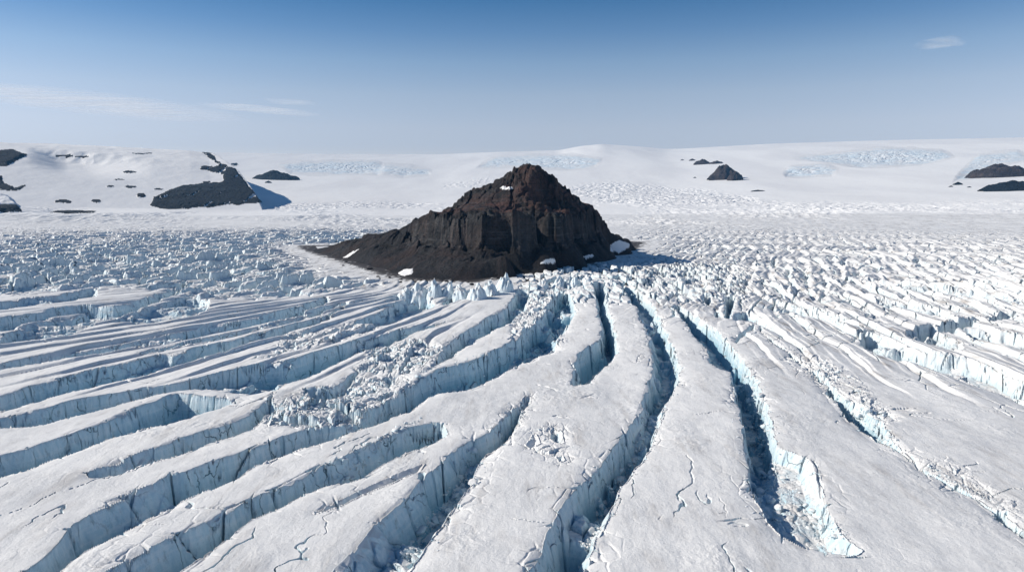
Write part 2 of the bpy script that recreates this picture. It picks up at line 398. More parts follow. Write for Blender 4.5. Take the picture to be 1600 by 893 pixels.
# --- surveyed crevasses: (upper lip, lower lip, depth)
CREV = [
 ([(20,915),(43,893),(78,866),(112,822),(157,796),(198,773),(235,759),(264,743),(290,740),(339,721),(400,701),(452,681),(504,666),(546,660),(585,640),(630,612),(650,597),(690,576),(739,566),(786,542),(800,532),(835,505),(855,480),(868,457)],
  [(60,915),(86,893),(110,874),(136,858),(172,837),(224,809),(261,792),(313,768),(365,746),(400,727),(439,710),(491,691),(546,674),(588,662),(643,639),(661,624),(684,613),(726,605),(765,590),(800,574),(839,555),(868,540),(889,506),(902,480),(890,455)], 9),
 ([(130,920),(172,893),(209,871),(258,843),(308,823),(352,800),(400,776),(431,764),(486,738),(536,715),(583,694),(614,681),(645,668),(690,660)],
  [(230,920),(269,893),(326,856),(370,827),(400,807),(439,788),(473,770),(512,755),(538,750),(572,740),(598,723),(635,704),(664,694),(695,678)], 9),
 ([(500,920),(525,893),(570,837),(593,809),(622,783),(658,749),(690,723),(713,699),(742,683),(770,668),(795,642),(815,625),(826,616)],
  [(620,920),(637,893),(661,858),(687,822),(713,790),(731,762),(747,728),(765,702),(786,689),(800,676),(812,655),(829,622)], 8),
 ([(489,796),(536,774),(593,748),(665,724)], [(494,799),(541,784),(598,758),(658,735)], 2.2),
 ([(654,741),(664,738)], [(672,800),(664,803)], 8),
 ([(790,920),(813,893),(842,853),(869,801),(883,780),(915,749),(938,723),(957,699),(977,676),(988,658),(1000,630),(1008,605),(1020,580),(1017,560),(1006,511),(993,482),(977,459),(968,444)],
  [(905,920),(917,893),(930,848),(946,809),(967,772),(972,757),(996,728),(1017,697),(1022,678),(1032,660),(1040,640),(1050,615),(1060,592),(1063,570),(1058,548),(1046,522),(1026,482),(1008,460),(990,444)], 9),
 ([(891,601),(899,571),(904,550),(925,537),(938,530),(938,505),(933,482),(930,464),(926,446)], [(921,597),(933,585),(950,566),(958,560),(966,541),(961,510),(951,480),(949,464),(944,446)], 12),
 ([(1052,478),(1074,508),(1087,527),(1103,545),(1110,566),(1124,576),(1139,581),(1147,607),(1155,640),(1160,663),(1163,707),(1168,745),(1174,765)],
  [(1062,474),(1080,487),(1102,499),(1127,520),(1142,535),(1152,548),(1167,566),(1185,592),(1191,615),(1200,640),(1208,665),(1214,690),(1218,712),(1205,745)], 10),
 ([(1160,690),(1168,740),(1174,765),(1184,790),(1200,815),(1224,840),(1262,858),(1330,868)], [(1214,695),(1262,714),(1286,760),(1296,802),(1312,832),(1350,858)], 3.8),
 ([(1266,716),(1273,728),(1281,770),(1286,805)], [(1272,716),(1284,735),(1288,770),(1294,805)], 6),
 ([(1185,515),(1200,531),(1229,548),(1263,577),(1281,590),(1286,607),(1304,631),(1323,652),(1336,662),(1357,681),(1388,699),(1424,720),(1445,734),(1487,758),(1513,773),(1544,794),(1573,815),(1600,836),(1650,872)],
  [(1189,509),(1200,524),(1223,539),(1252,559),(1283,583),(1304,599),(1325,614),(1346,630),(1367,646),(1382,660),(1398,677),(1417,696),(1438,717),(1452,729),(1492,751),(1522,768),(1552,787),(1576,806),(1602,827),(1652,862)], 9),
 ([(-40,722),(0,713),(39,704),(78,689),(115,677),(157,660),(204,639),(248,623),(277,614),(310,618),(350,622)],
  [(-40,751),(0,740),(39,729),(91,710),(136,694),(183,678),(240,663),(287,650),(326,638),(372,626)], 9),
 ([(-40,666),(0,654),(65,639),(130,623),(183,615),(222,607),(264,602),(321,587),(400,571),(465,558),(512,545),(557,534),(604,519),(640,511)],
  [(-40,674),(0,664),(55,662),(104,649),(157,636),(209,623),(248,613),(277,609),(321,605),(345,606),(391,613),(429,607),(452,597),(486,588),(504,576),(536,560),(570,547),(609,534),(640,521),(690,506),(734,494)], 9),
 ([(136,738),(170,728),(217,710),(282,686),(326,673),(363,660),(405,638),(426,618)], [(141,744),(183,738),(222,725),(287,707),(339,689),(391,673),(416,655),(432,640)], 9),
 ([(-40,632),(0,620),(44,605),(86,593),(130,580),(167,574),(206,564),(240,554),(277,551),(308,542),(365,532),(400,521),(447,510),(500,498),(540,478)],
  [(-40,652),(0,639),(44,628),(91,613),(143,601),(177,593),(214,587),(261,572),(300,562),(339,551),(365,545),(400,532),(440,520),(490,506),(522,492)], 9),
 ([(-40,578),(0,569),(60,557),(104,549),(170,541),(209,532),(261,523),(313,510),(365,502),(400,495),(470,478),(510,462)],
  [(-40,585),(0,576),(34,569),(104,558),(183,547),(235,537),(282,529),(326,520),(400,507),(470,490),(516,472)], 6),
 ([(215,550),(261,538),(308,527),(365,518),(400,508),(460,494),(540,470)], [(220,554),(261,543),(308,533),(365,524),(400,514),(460,501),(545,477)], 4),
 ([(-40,507),(0,499),(52,489),(91,483),(130,479),(180,480)], [(-40,528),(0,516),(20,515),(52,503),(86,495),(112,491),(170,485)], 6),
 ([(3,526),(39,508),(86,496),(112,494),(146,486),(193,477),(222,469),(261,453),(290,438)], [(-10,536),(30,532),(100,525),(125,514),(155,502),(200,489),(222,481),(261,465),(294,450)], 6),
 ([(172,497),(222,482),(261,470),(300,462),(330,468)], [(180,502),(235,503),(265,495),(300,492),(328,480)], 5),
 ([(-40,482),(0,474),(39,466),(86,462),(120,454),(150,450)], [(-40,488),(0,482),(70,473),(90,471),(130,464),(155,459)], 5),
 ([(-40,456),(0,448),(52,435),(80,428),(112,419)], [(-40,466),(0,458),(52,449),(80,442),(116,433)], 6),
 ([(551,500),(583,490),(598,484),(635,466),(668,463)], [(557,507),(604,505),(627,497),(660,483),(682,474)], 6),
 ([(614,466),(643,447),(668,446)], [(620,470),(650,467),(672,466)], 6),
 ([(670,579),(677,564),(695,542),(726,521),(765,493),(791,480),(803,462),(812,450)], [(677,580),(705,561),(722,543),(757,525),(786,506),(803,498),(822,478),(831,452)], 9),
 ([(473,609),(523,605),(546,586),(562,578)], [(486,624),(527,620),(545,611),(560,587)], 5),
 ([(690,470),(720,455),(742,450)], [(694,476),(725,466),(748,460)], 5),
 # right hand slabs
 ([(1345,519),(1388,526),(1443,549),(1461,552),(1513,559),(1563,575),(1600,596),(1660,625)], [(1339,533),(1370,548),(1435,565),(1477,581),(1500,589),(1547,605),(1600,624),(1660,650)], 6.5),
 ([(1328,531),(1338,518),(1366,515)], [(1334,533),(1344,523),(1368,519)], 5),
 ([(1415,517),(1455,506),(1464,508),(1497,496),(1531,495)], [(1415,527),(1461,519),(1503,512),(1533,500)], 7),
 ([(1544,495),(1565,486),(1588,486)], [(1550,499),(1567,497),(1590,490)], 6),
 ([(1424,524),(1456,517),(1487,524),(1511,535)], [(1418,528),(1461,538),(1508,544)], 5),
 ([(1503,511),(1542,515),(1600,524),(1660,534)], [(1514,529),(1547,535),(1600,543),(1660,553)], 5),
 ([(1208,470),(1250,477),(1283,484),(1310,494),(1345,505)], [(1213,481),(1250,489),(1285,497),(1315,506),(1350,511)], 5),
 ([(1355,434),(1427,442),(1487,450),(1540,455),(1600,462),(1660,468)], [(1357,441),(1427,450),(1487,458),(1540,465),(1600,471),(1660,477)], 5),
 ([(1368,464),(1410,469),(1450,477),(1490,489)], [(1370,471),(1410,479),(1450,487),(1485,496)], 5),
 ([(1232,470),(1246,450)], [(1240,472),(1252,452)], 6),
 ([(1098,468),(1104,461),(1112,464)], [(1103,477),(1112,475)], 7), ([(1115,479),(1123,476)], [(1117,493),(1125,493)], 7),
 ([(1132,466),(1140,459),(1149,460)], [(1131,494),(1142,495),(1148,482)], 9), ([(1154,469),(1161,467)], [(1156,485),(1161,485)], 7),
 ([(1142,490),(1165,486),(1185,492),(1203,500)], [(1146,497),(1165,500),(1185,507),(1205,513)], 5),
 ([(1146,530),(1155,518),(1178,505)], [(1152,533),(1162,525),(1180,511)], 4),
 ([(1204,404),(1214,401)], [(1206,418),(1216,416)], 7), ([(1312,408),(1322,404)], [(1314,416),(1325,414)], 6), ([(1424,404),(1438,402)], [(1428,411),(1441,410)], 6),
 ([(1472,406),(1479,405)], [(1474,414),(1481,414)], 6), ([(1160,436),(1172,434)], [(1162,444),(1174,443)], 6), ([(1255,428),(1266,424)], [(1256,438),(1268,436)], 6),
 ([(1330,424),(1345,421)], [(1328,431),(1342,431)], 6), ([(1186,437),(1196,434)], [(1186,442),(1198,442)], 5),
 ([(857,668),(868,664),(878,670)], [(860,684),(872,692),(882,690),(884,680)], 2.2), ([(868,712),(880,708)], [(872,722),(886,718)], 2.2), ([(818,690),(836,672)], [(826,698),(846,690)], 1.2),
 ([(970,425),(985,440)], [(1000,440),(985,424)], 7),
]
wx = .9*perlin(X/7, Y/7, 201)+.35*perlin(X/1.9, Y/1.9, 203)
wy = .9*perlin(X/7, Y/7, 205)+.35*perlin(X/1.9, Y/1.9, 207)
K1, K2, kr1, kr2, _, _ = worley((U/9).astype(f32), (V/11).astype(f32), 211)
crk = (1-sm(K2-K1, .0, .045))*sm(kr2, .2, .4)            # vertical cracks that notch the walls
ledge = fbm(U/13, V/26, 3, 231)+.25*perlin(X/4, Y/4, 233)
floorn = fbm(X/2.2, Y/2.2, 3, 221)
DIN = np.full(X.shape, -60, f32)                         # how far inside a crevasse
LIP = np.zeros(X.shape, f32)
CP = []
Q1, Q2, qr1, qr2, qu, qv = worley((U/2.6+.25*wx).astype(f32), (V/4.2+.25*wy).astype(f32), 215)
Q3 = worley((U/7+.2*wx).astype(f32), (V/10+.2*wy).astype(f32), 217)[2]
blk = (qr1-.5)*.55+(Q3-.5)*.75+.22*qu*(qr2-.5)
TILT = np.zeros(X.shape, f32)
for ci, (up, lo, D) in enumerate(CREV):
    if len(up) >= 4:
        PU = np.array([ground(*p) for p in up]); PL = np.array([ground(*p) for p in lo])
        al_ = np.concatenate([PU, PL]); x0, y0 = al_.min(0)-20; x1, y1 = al_.max(0)+20
        j = np.where((X > x0) & (X < x1) & (Y > y0) & (Y < y1))
        du = sdf_line(X[j], Y[j], PU); dl_ = sdf_line(X[j], Y[j], PL)
        a_ = {5: .5, 6: .3, 7: .2, 8: 0, 10: -.7}.get(ci, .72*min(1.0, D/7))*np.minimum(1, RR[j]/200+.35)
        TILT[j] += a_*(1.25*np.exp(-du/6.5)*sm(du, 20, 13)-.95*np.exp(-dl_/6.5)*sm(dl_, 20, 13))
Z += np.clip(TILT, -2.2, 2.2)
# long fractures parallel to the crevasses, opening and closing
fr_ = np.abs(fbm(U/13+.15*wx, V/85, 3, 243)); gate = sm(fbm(U/30, V/40, 2, 245), .14, .28)
fw_ = np.maximum(.0032, .0014*cell/.15)
frac = (1-sm(fr_, fw_*.5, fw_*2.0))*gate*sm(RR, 420, 260)*(PY0 > 455)
fr2 = np.abs(fbm(U/40, V/16+.1*wy, 3, 247)); gate2 = sm(fbm(U/22, V/22, 2, 249), .16, .28)
frac = np.maximum(frac, .7*(1-sm(fr2, .0018, .008))*gate2*sm(RR, 420, 260)*(PY0 > 455))
Z -= .8*frac
coll = sm(fbm(U/20, V/26, 3, 273), -.02, .22); pinch = fbm(U/40, V/34, 3, 275)
rub = 1.5*(qr1-.5)+1.3*(qr2-.5)*qu+1.6*(Q3-.5)-.5*(1-sm(Q2-Q1, .02, .2))
for ci, (up, lo, D) in enumerate(CREV):
    P = smooth_poly([ground(*p) for p in up]+[ground(*p) for p in lo[::-1]])
    CP.append((P, D))
    x0, y0 = P.min(0)-9; x1, y1 = P.max(0)+9
    j = np.where((X > x0) & (X < x1) & (Y > y0) & (Y < y1))
    if len(j[0]) == 0: continue
    x, y = X[j], Y[j]
    amp = np.minimum(1.0, .35+.02*RR[j]/10)
    d = -sdf_poly(x+wx[j]*amp, y+wy[j]*amp, P)
    d = d+1.25*crk[j]*sm(d, -3.4, -.6)+blk[j]*np.minimum(1.3, RR[j]/170)*min(1, D/6)
    irr = 1.0 if (ci not in (3, 4, 8, 9) and len(up) >= 4 and D < 10) else .25
    d = d+irr*np.clip(2.6*pinch[j]-.35, -1.5, .8)
    dd = d
    ww = np.maximum(1.5+.05*D, 2.2*cell[j[0], 0])
    t = np.clip(dd/ww, 0, 1)
    ls = sm(ledge[j], .02, .22)
    t2 = np.clip((dd-.11*D-.9)/ww, 0, 1)
    prof = t*(1-.5*ls)+t2*.5*ls
    dep = D*prof*(1-.55*irr*coll[j])+t*(.55*floorn[j]*min(1, D/5)-irr*coll[j]*rub[j]*1.2)
    DIN[j] = np.maximum(DIN[j], d)
    Z[j] = Z[j]*(1-.6*t)-dep
    rim = np.exp(-np.maximum(-d, 0)/1.3)*(t <= 0)
    LIP[j] = np.maximum(LIP[j], rim)
Z -= .35*LIP
rimz = np.exp(-np.maximum(-DIN, 0)/2.2)*(DIN < .3)*sm(fbm(U/14, V/24, 3, 251), .0, .22)*sm(RR, 500, 300)
Z += rimz*(.9*(qr1-.5)-.5*(1-sm(Q2-Q1, .02, .2))+.5*(qr2-.5)*qv-.25)
rough = sm(fbm(U/26, V/34, 3, 253), .05, .3)*sm(RR, 420, 220)
Z += rough*(.22*ridged(X/3.1, Y/3.1, 3, 255)+.10*fbm(X/.9, Y/.9, 2, 257)*sm(RR, 230, 120))
# hairline cracks on the snow
for pl in [[(1060,780),(1072,757),(1085,735),(1083,725),(1075,712)],[(840,545),(870,549),(905,548)]]:
    P = np.array([ground(*p) for p in pl])
    x0, y0 = P.min(0)-4; x1, y1 = P.max(0)+4
    j = np.where((X > x0) & (X < x1) & (Y > y0) & (Y < y1))
    d = sdf_line(X[j]+wx[j]*1.6, Y[j]+wy[j]*1.6, P)
    Z[j] -= .3*(1-sm(d, .04, .26))
# jumbled patches
for pl, A, s in [([(405,655),(430,622),(500,612),(570,585),(640,592),(662,622),(640,642),(560,658),(500,670),(430,668)], 2.0, 2.6),
              ([(560,580),(575,545),(620,530),(668,528),(690,548),(672,580),(630,588)], 2.6, 3.4),
              ([(800,575),(800,500),(830,455),(885,450),(890,500),(870,545)], 2.0, 3.2),
              ([(440,520),(560,500),(600,510),(560,525),(470,545),(410,560)], 1.6, 3.0),
              ([(815,700),(820,670),(860,655),(890,668),(885,720),(850,722)], .5, 1.6),
              ([(1215,560),(1260,545),(1300,560),(1400,650),(1385,665),(1330,625)], 1.0, 2.2),
              ([(1440,720),(1480,715),(1560,770),(1600,800),(1600,825),(1520,770)], .7, 1.6),
              ([(1170,720),(1215,700),(1250,715),(1290,800),(1340,850),(1240,850)], .3, 1.7),
              ([(760,668),(800,630),(830,620),(800,690)], .9, 2.0)]:
    P = np.array([ground(*p) for p in pl])
    x0, y0 = P.min(0)-10; x1, y1 = P.max(0)+10
    j = np.where((X > x0) & (X < x1) & (Y > y0) & (Y < y1))
    x, y = X[j], Y[j]
    k = sm(-sdf_poly(x, y, P)+4*fbm(x/9, y/9, 3, 305), -2.5, 4.5)*(.35+.9*sm(fbm(x/11, y/11, 2, 307), -.3, .3))
    H1, H2, t1_, t2_, hu, hv = worley(x/s/3.6+.2*wx[j], y/s/4.4+.2*wy[j], 309)
    F1, F2, r1, r2, ou, ov = worley(x/s/1.6+.3*wx[j], y/s/2.4+.3*wy[j], 301)
    G1, G2, s1, s2, gu, gv = worley(x/s*1.7, y/s*1.3, 303)
    k = k*((DIN[j] < .4) | (s != 2.2))
    Z[j] += k*A*((t1_-.5)*1.5+(t2_-.5)*1.5*hu+(r1-.5)*.8+(r2-.5)*1.6*ou+(r1-.5)*1.5*ov-.7*(1-sm(F2-F1, .02, .2))+.4*(s1-.5)-.3*(1-sm(G2-G1, .0, .2))+.3*floorn[j])

# --- the ice cap beyond and the snowy hill on the left
def z_for(px_row, r, ca):
    k = (CYP-px_row)/FPX
    return HC+r*ca*(k*cT-sT)/(cT+k*sT)
a_, b_ = np.sin(az), np.cos(az)
u_h = np.where(b_ > .2, CXP+FPX*a_/(np.maximum(b_, .2)*cT), np.where(a_ < 0, -2500, 4000))   # column of each azimuth
SKY = [(-2500,238),(-400,236),(330,238),(500,240.5),(690,241),(760,238),(860,235),(1000,233),(1060,232.5),(1200,224.5),(1400,218.5),(1600,214.5),(2000,209),(4000,220)]
sky_row = sum(np.interp(u_h+k_, *zip(*SKY)) for k_ in np.linspace(-13, 13, 15))[None, :]/15
b2 = np.broadcast_to(np.maximum(b_, .25)[None, :], X.shape)
t = np.clip(np.log(RR/1350)/math.log(6400/1350), 0, 1.3)
uu = np.broadcast_to(u_h[None, :], X.shape)
wob = 9*fbm(X/1500, Y/1900, 3, 401)*np.clip(t*4*(1-t), 0, 1)
g = np.interp(t, [0, .25, .5, .72, .9, 1.0, 1.3], [0, .19, .42, .70, .93, 1.0, .96])
dome = sum(np.interp(u_h+k_, [872, 905, 938, 975, 1040], [0, -6, -9, -6, 0]) for k_ in np.linspace(-7, 7, 9))[None, :]/9
row = 346.5-(346.5-sky_row)*g+wob+dome*sm(t, .72, 1.0)
zb = z_for(row, RR, b2)
wb = sm(RR, 1250, 1700)
Z = np.where(RR > 1250, Z*(1-sm(RR, 1700, 2600))+np.maximum(zb, 0)*wb, Z).astype(f32)
# hill: snow slope with a cliffed right-hand end
hs = np.interp(uu, [-2500, -300, 0, 100, 200, 300, 330, 352, 374, 392, 408, 420], [215, 216, 222, 226, 231, 236, 239, 258, 274, 294, 316, 345])
tl = np.interp(RR, [1900, 2060, 2300, 2600, 2850, 3050, 3300, 4500], [0, .16, .42, .74, .93, 1.0, 1.0, .9])
base_row = np.interp(uu, [-300, 0, 230, 330, 405], [334, 333, 327, 323, 318])
zt = z_for(np.minimum(hs, base_row), 3050.0, b2)
zfull = z_for(np.interp(uu, [-2500, -300, 0, 100, 200, 300, 330], [226, 223, 222, 226, 231, 236, 239]), 3050.0, b2)
prof_z = zfull*tl
zh = np.minimum(prof_z, zt*1.02+400*(1-sm(uu, 300, 330)))
zh = zh+(7*fbm(X/260, Y/300, 4, 411)+3*ridged(X/130, Y/160, 3, 415))*tl
# a wind-scoured step on the shoulder
rowh = project(X, Y, zh)[1]
dl = rowh-np.interp(uu, [-60, 20, 60, 120, 196, 215], [226, 229, 230, 236.5, 243.5, 247])
dl = dl+1.5*fbm(X/90, Y/200, 3, 417)
zh = zh-30*sm(dl, -1.5, 5)*(1-sm(dl, 6, 46))*sm(uu, 45, 110)*(1-sm(uu, 130, 245))*(uu > -100)
hill = (zh > Z) & (RR > 1850) & (uu < 425)
Z = np.where(hill, zh, Z).astype(f32)

PX, PY = project(X, Y, Z)
PX = np.where(front, PX, 5000).astype(f32); PY = np.where(front, PY, 5000).astype(f32)
# --- icefalls: broken steps on the ice cap
FALLS = [('blue broken icefall between the dark cliff and the rock mountain', [(435,258),(470,252),(585,250),(605,262),(590,272),(510,274),(455,272)]),
         ('small pale icefall just left of the rock mountain summit, low on the slope', [(590,268),(600,256),(640,258),(672,264),(672,274),(630,278)]),
         ('narrow icefall on the skyline slope directly behind the dark summit', [(745,262),(770,246),(840,241),(905,241),(940,248),(930,262),(880,266),(800,262)]),
         ('rounded crevassed icefall right of the small rock outcrop', [(1225,268),(1235,258),(1290,255),(1312,264),(1300,275),(1250,278),(1228,276)]),
         ('widest pale blue icefall high on the right snow slope', [(1240,247),(1300,238),(1380,230),(1470,234),(1490,246),(1440,258),(1350,262),(1300,256)]),
         ('faint icefall near the right edge above the brown rock', [(1500,268),(1530,240),(1590,234),(1610,250),(1570,258),(1530,278),(1490,284)])]
fmask = np.zeros(X.shape, np.int16); fall = np.zeros(X.shape, f32)
for k, (lab, pl) in enumerate(FALLS):
    P = np.array(pl, float)
    j = np.where((RR > 1700) & (PX > P[:, 0].min()-20) & (PX < P[:, 0].max()+20) & (PY > P[:, 1].min()-8) & (PY < P[:, 1].max()+8) & front & ~hill)
    px, py = PX[j], PY[j]
    x, y = X[j], Y[j]
    s = -sdf_poly(px, py, smooth_poly(P))+5*fbm(x/220, y/400, 3, 421)
    kk = sm(s+5*fbm(x/70, y/110, 4, 427), -2, 6)
    vv_ = np.clip((py-P[:, 1].min())/(P[:, 1].max()-P[:, 1].min()), 0, 1)
    Z[j] += sm(s, -2, 11)*(18 if k < 5 else 8)*np.sin((.5-vv_)*PI)*(.7+.6*fbm(x/200, y/200, 2, 425))
    F1, F2, r1, r2, ou, ov = worley(x/110+.7*fbm(x/140, y/140, 3, 5), y/60+.6*fbm(x/150, y/150, 3, 6), 431+k)
    G1, G2, s1, s2, gu, gv = worley(x/42+.3*ou, y/30+.3*ov, 441+k)
    Z[j] += kk*(.32*sm(s, 0, 16)+.06)*(13*(r1-.4)+7*(s1-.5)-11*(1-sm(F2-F1, .03, .3))-7*(r2)*ov-4*(1-sm(G2-G1, .02, .3)))*(1 if k not in (5,) else .5)
    fall[j] = np.maximum(fall[j], kk)
    fmask[j] = np.where(s > -1, k+1, fmask[j])
for k, (pl, A) in enumerate([([(860,290),(960,282),(1080,292),(1180,305),(1200,322),(1000,326),(900,312)], 5.0), ([(400,322),(480,314),(640,312),(700,318),(640,328),(430,332)], 4.0), ([(690,286),(760,276),(800,280),(740,296),(690,296)], 4.0), ([(1180,310),(1400,318),(1600,322),(1600,334),(1200,334)], 3.0)]):
    P = np.array(pl, float)
    j = np.where((RR > 1300) & (PX > P[:, 0].min()-30) & (PX < P[:, 0].max()+30) & (PY > P[:, 1].min()-8) & (PY < P[:, 1].max()+8) & front & ~hill)
    x, y = X[j], Y[j]
    kk = sm(-sdf_poly(PX[j], PY[j], P)+6*fbm(x/150, y/300, 3, 481), -2, 8)
    Z[j] += kk*A*(ridged(x/34+.5*fbm(x/80, y/160, 2, 483), y/46, 3, 485)-.6)*sm(RR[j], 900, 1900)*1.6
# --- rock breaking through the snow of the hill (raised, rough)
ROCKS = [('large dark cliff closing off the right end of the snowy hill', 'rock_cliff', 'cliff', [(316,238),(328,239),(342,252),(352,257),(366,266),(378,276),(390,292),(410,317),(330,323),(262,328),(232,321),(240,308),(285,290),(300,288),(345,283),(350,273),(330,269),(311,266),(316,260),(340,258),(328,248)], 26),
         ('dark outcrop on the shoulder at the left edge, nearest the sky', 'rock_outcrop', 'rock outcrop', [(-30,237),(0,236),(20,234),(40,243),(25,252),(12,260),(-30,262)], 16),
         ('dark outcrop at the foot of the snowy hill on the left edge', 'rock_outcrop', 'rock outcrop', [(-30,300),(0,303),(15,308),(28,318),(33,330),(-30,336)], 18),
         ('broken dark rock at the left edge halfway up the snowy hill', 'rock_outcrop', 'rock outcrop', [(-30,272),(2,276),(6,284),(22,295),(38,290),(30,297),(-30,299)], 12),
         ('long low strip of dark rock along the foot of the snowy hill', 'rock_outcrop', 'rock outcrop', [(78,332),(90,329),(120,328.5),(150,329.5),(146,332),(110,334)], 7)]
sm_r = [(100,245,15,2.4,'pair of thin dark ledges under the hill crest, the left one'),(128,246,11,2.2,'thin dark ledge under the hill crest, right of its twin'),(203,269,11,2.2,'flat dark rock lying alone on the middle of the snowy hill'),
        (186,281,8,1.3,'thinnest sliver of rock in the middle of the snowy hill'),(172,291.5,6,1.6,'small dark rock left of the pair on the lower hill'),(203,292,10,2.0,'ragged dark rock right of a smaller one on the lower hill'),
        (150,314.5,8,2.8,'dark rock with a bluish shadow low on the snowy hill'),(98,315,13,3.2,'scattered low stones low on the left of the snowy hill'),(220,306,7,4.0,'compact dark boulder just left of the large cliff'),
        (248,296,8,1.8,'thin dark ledge above the left end of the large cliff'),(222,240,16,1.2,'faint thin rock line near the crest of the snowy hill'),(366,257,6,2.2,'small dark rock perched above the top of the large cliff'),(323,285,6,1.6,'little rock above the middle of the large cliff')]
for (cx, cy, w, h, lab) in sm_r:
    ROCKS.append((lab, 'rock_outcrop', 'rock outcrop', [(cx+w*math.cos(q), cy+h*math.sin(q)) for q in np.linspace(0, 2*PI, 12, endpoint=False)], 6+h))
rmask = np.zeros(X.shape, np.int16)
for k, (lab, nm, cat, pl, hh) in enumerate(ROCKS):
    P = np.array(pl, float)
    j = np.where((RR > 1700) & (PX > P[:, 0].min()-10) & (PX < P[:, 0].max()+10) & (PY > P[:, 1].min()-5) & (PY < P[:, 1].max()+5) & front & (hill | (uu > 350) | (RR < 2000)))
    px, py = PX[j], PY[j]; x, y = X[j], Y[j]
    bigk = k < 4
    s = -sdf_poly(px, py, P)+(8.5*fbm(x/75, y/170, 6, 451+k, .66) if bigk else 3.4*fbm(x/17, y/60, 5, 451+k, .66))
    if k == 0: s = np.minimum(s, 3.0-40*np.maximum(fbm(x/26+3, y/190, 5, 461, .66)-.15, 0))
    kk = sm(s, -.3, 5 if bigk else 2.2)
    Z[j] += kk*hh*(.45 if 0 < k < 4 else .3)*(.45+.55*ridged(x/55, y/70, 4, 471)+.3*fbm(x/18, y/25, 3, 473))
    rmask[j] = np.where(s > 0, k+1, rmask[j])

# --- dust on the ice: heavy in the middle and right field, light in front
dirt = (.35+.75*np.maximum(m_left*.6, np.maximum(m_right, m_rnear))+.9*sm(nun_d, 70, 5)*(nun_d > -5)).clip(0, 1)
dirt = np.maximum(dirt, .75*sm(PX0, 1150, 1250)*sm(PY0, 620, 480)); dirt = dirt.astype(f32)

# --- which ridge each patch of the front field belongs to
RIDGES = [
 ([(-30,845),(20,820),(150,770),(300,715),(450,665),(520,650)], 'broad smooth ice ridge running into the left bottom corner of the ice field'),
 ([(60,735),(200,690),(330,655),(400,640)], 'ice ridge tapering to a point where the smoothest left ridge begins'),
 ([(130,893),(300,790),(450,720),(560,685),(620,665)], 'long even ice ridge with two thin cracks down its blue wall, left of the bottom'),
 ([(350,893),(400,850),(550,790),(640,735),(720,680)], 'ice ridge left of the rubble-floored slot, a thin step running along its top'),
 ([(680,893),(700,860),(780,760),(850,690),(900,650)], 'wide ice ridge with a pitted collapse hollow and a sooty cracked wall'),
 ([(640,660),(700,640),(800,600),(870,560),(905,500),(915,460)], 'ice ridge crossing the centre with a rubble trough along its upper side'),
 ([(940,600),(985,560),(970,500),(958,470),(950,450)], 'narrow ice fin between two deep slots in front of the rock mountain'),
 ([(1000,893),(1080,720),(1100,640),(1080,560),(1040,500),(1015,465)], 'wide flat ice ridge with zigzag hairline cracks, right of the deepest slot'),
 ([(1480,893),(1330,730),(1240,600),(1185,545),(1160,515)], 'very wide grey ice ridge filling the right bottom corner'),
 ([(1600,780),(1560,740),(1450,660),(1350,590),(1300,555)], 'ice ridge with crumbled lit flank right of the long diagonal crevasse'),
 ([(1640,590),(1570,560),(1500,548),(1440,535)], 'ice slab with a bright cracked wall at the right edge'),
 ([(-30,700),(20,688),(150,650),(250,615)], 'short ice ridge with a plain blue wall at the left edge'),
 ([(-30,645),(20,640),(150,612),(300,580),(430,548),(560,512)], 'long ice ridge with a tall blue wall, reaching from the left edge to the rubble'),
 ([(-30,600),(20,590),(200,558),(350,535),(480,500)], 'narrow ice ridge squeezed between two thin crevasses near the serac field'),
 ([(-30,555),(50,540),(200,515),(350,495),(450,478)], 'low ice ridge farthest up the left side, beside the serac field'),
 ([(290,640),(420,630),(470,600),(560,560),(680,520),(780,475)], 'ice ridge with jumbled blocks on top and a tall wall bending up to the mountain'),
]
gx, gyy = 760, 400
qx = np.linspace(-60, 1660, gx); qy = np.linspace(440, 915, gyy)
QX, QY = np.meshgrid(qx, qy)
WX, WY = ground(QX, QY)
inside = np.full(QX.shape, -99.0)
for P, D in CP:
    b0 = P.min(0)-3; b1 = P.max(0)+3
    j = np.where((WX > b0[0]) & (WX < b1[0]) & (WY > b0[1]) & (WY < b1[1]))
    if len(j[0]): inside[j] = np.maximum(inside[j], -sdf_poly(WX[j], WY[j], P))
cost = 1.0+60*(inside > -.3)
dist = np.full(QX.shape, 1e9); lab = np.zeros(QX.shape, np.int16)
for k, (pl, _) in enumerate(RIDGES):
    d = sdf_line(QX, QY*1.6, np.array([(a, b*1.6) for a, b in pl], float))
    s_ = (d < 6) & (inside < -.3)
    dist[s_] = 0; lab[s_] = k+1
for it in range(520):
    ch = False
    for ax, sh, w in ((0, 1, 1), (0, -1, 1), (1, 1, 1.6), (1, -1, 1.6)):
        nd_ = np.roll(dist, sh, ax); nl = np.roll(lab, sh, ax)
        if ax == 0: nd_[0 if sh == 1 else -1] = 1e9
        else: nd_[:, 0 if sh == 1 else -1] = 1e9
        c = nd_+cost*w
        b = c < dist-1e-6
        if b.any(): ch = True; dist[b] = c[b]; lab[b] = nl[b]
    if not ch: break
lab[dist > 800] = 0
ii = np.clip(np.round((PY0-440)/(475)*(gyy-1)), 0, gyy-1).astype(np.int32)
jj = np.clip(np.round((PX0+60)/1720*(gx-1)), 0, gx-1).astype(np.int32)
RID = lab[ii, jj]
RID = np.where((PY0 > 452) & (PY0 < 1000) & (PX0 > -200) & (PX0 < 1800) & front, RID, 0)
# crevasse floors stay with the glacier
relief = np.zeros_like(Z)
RID = np.where((DIN > 2.6), 0, RID)

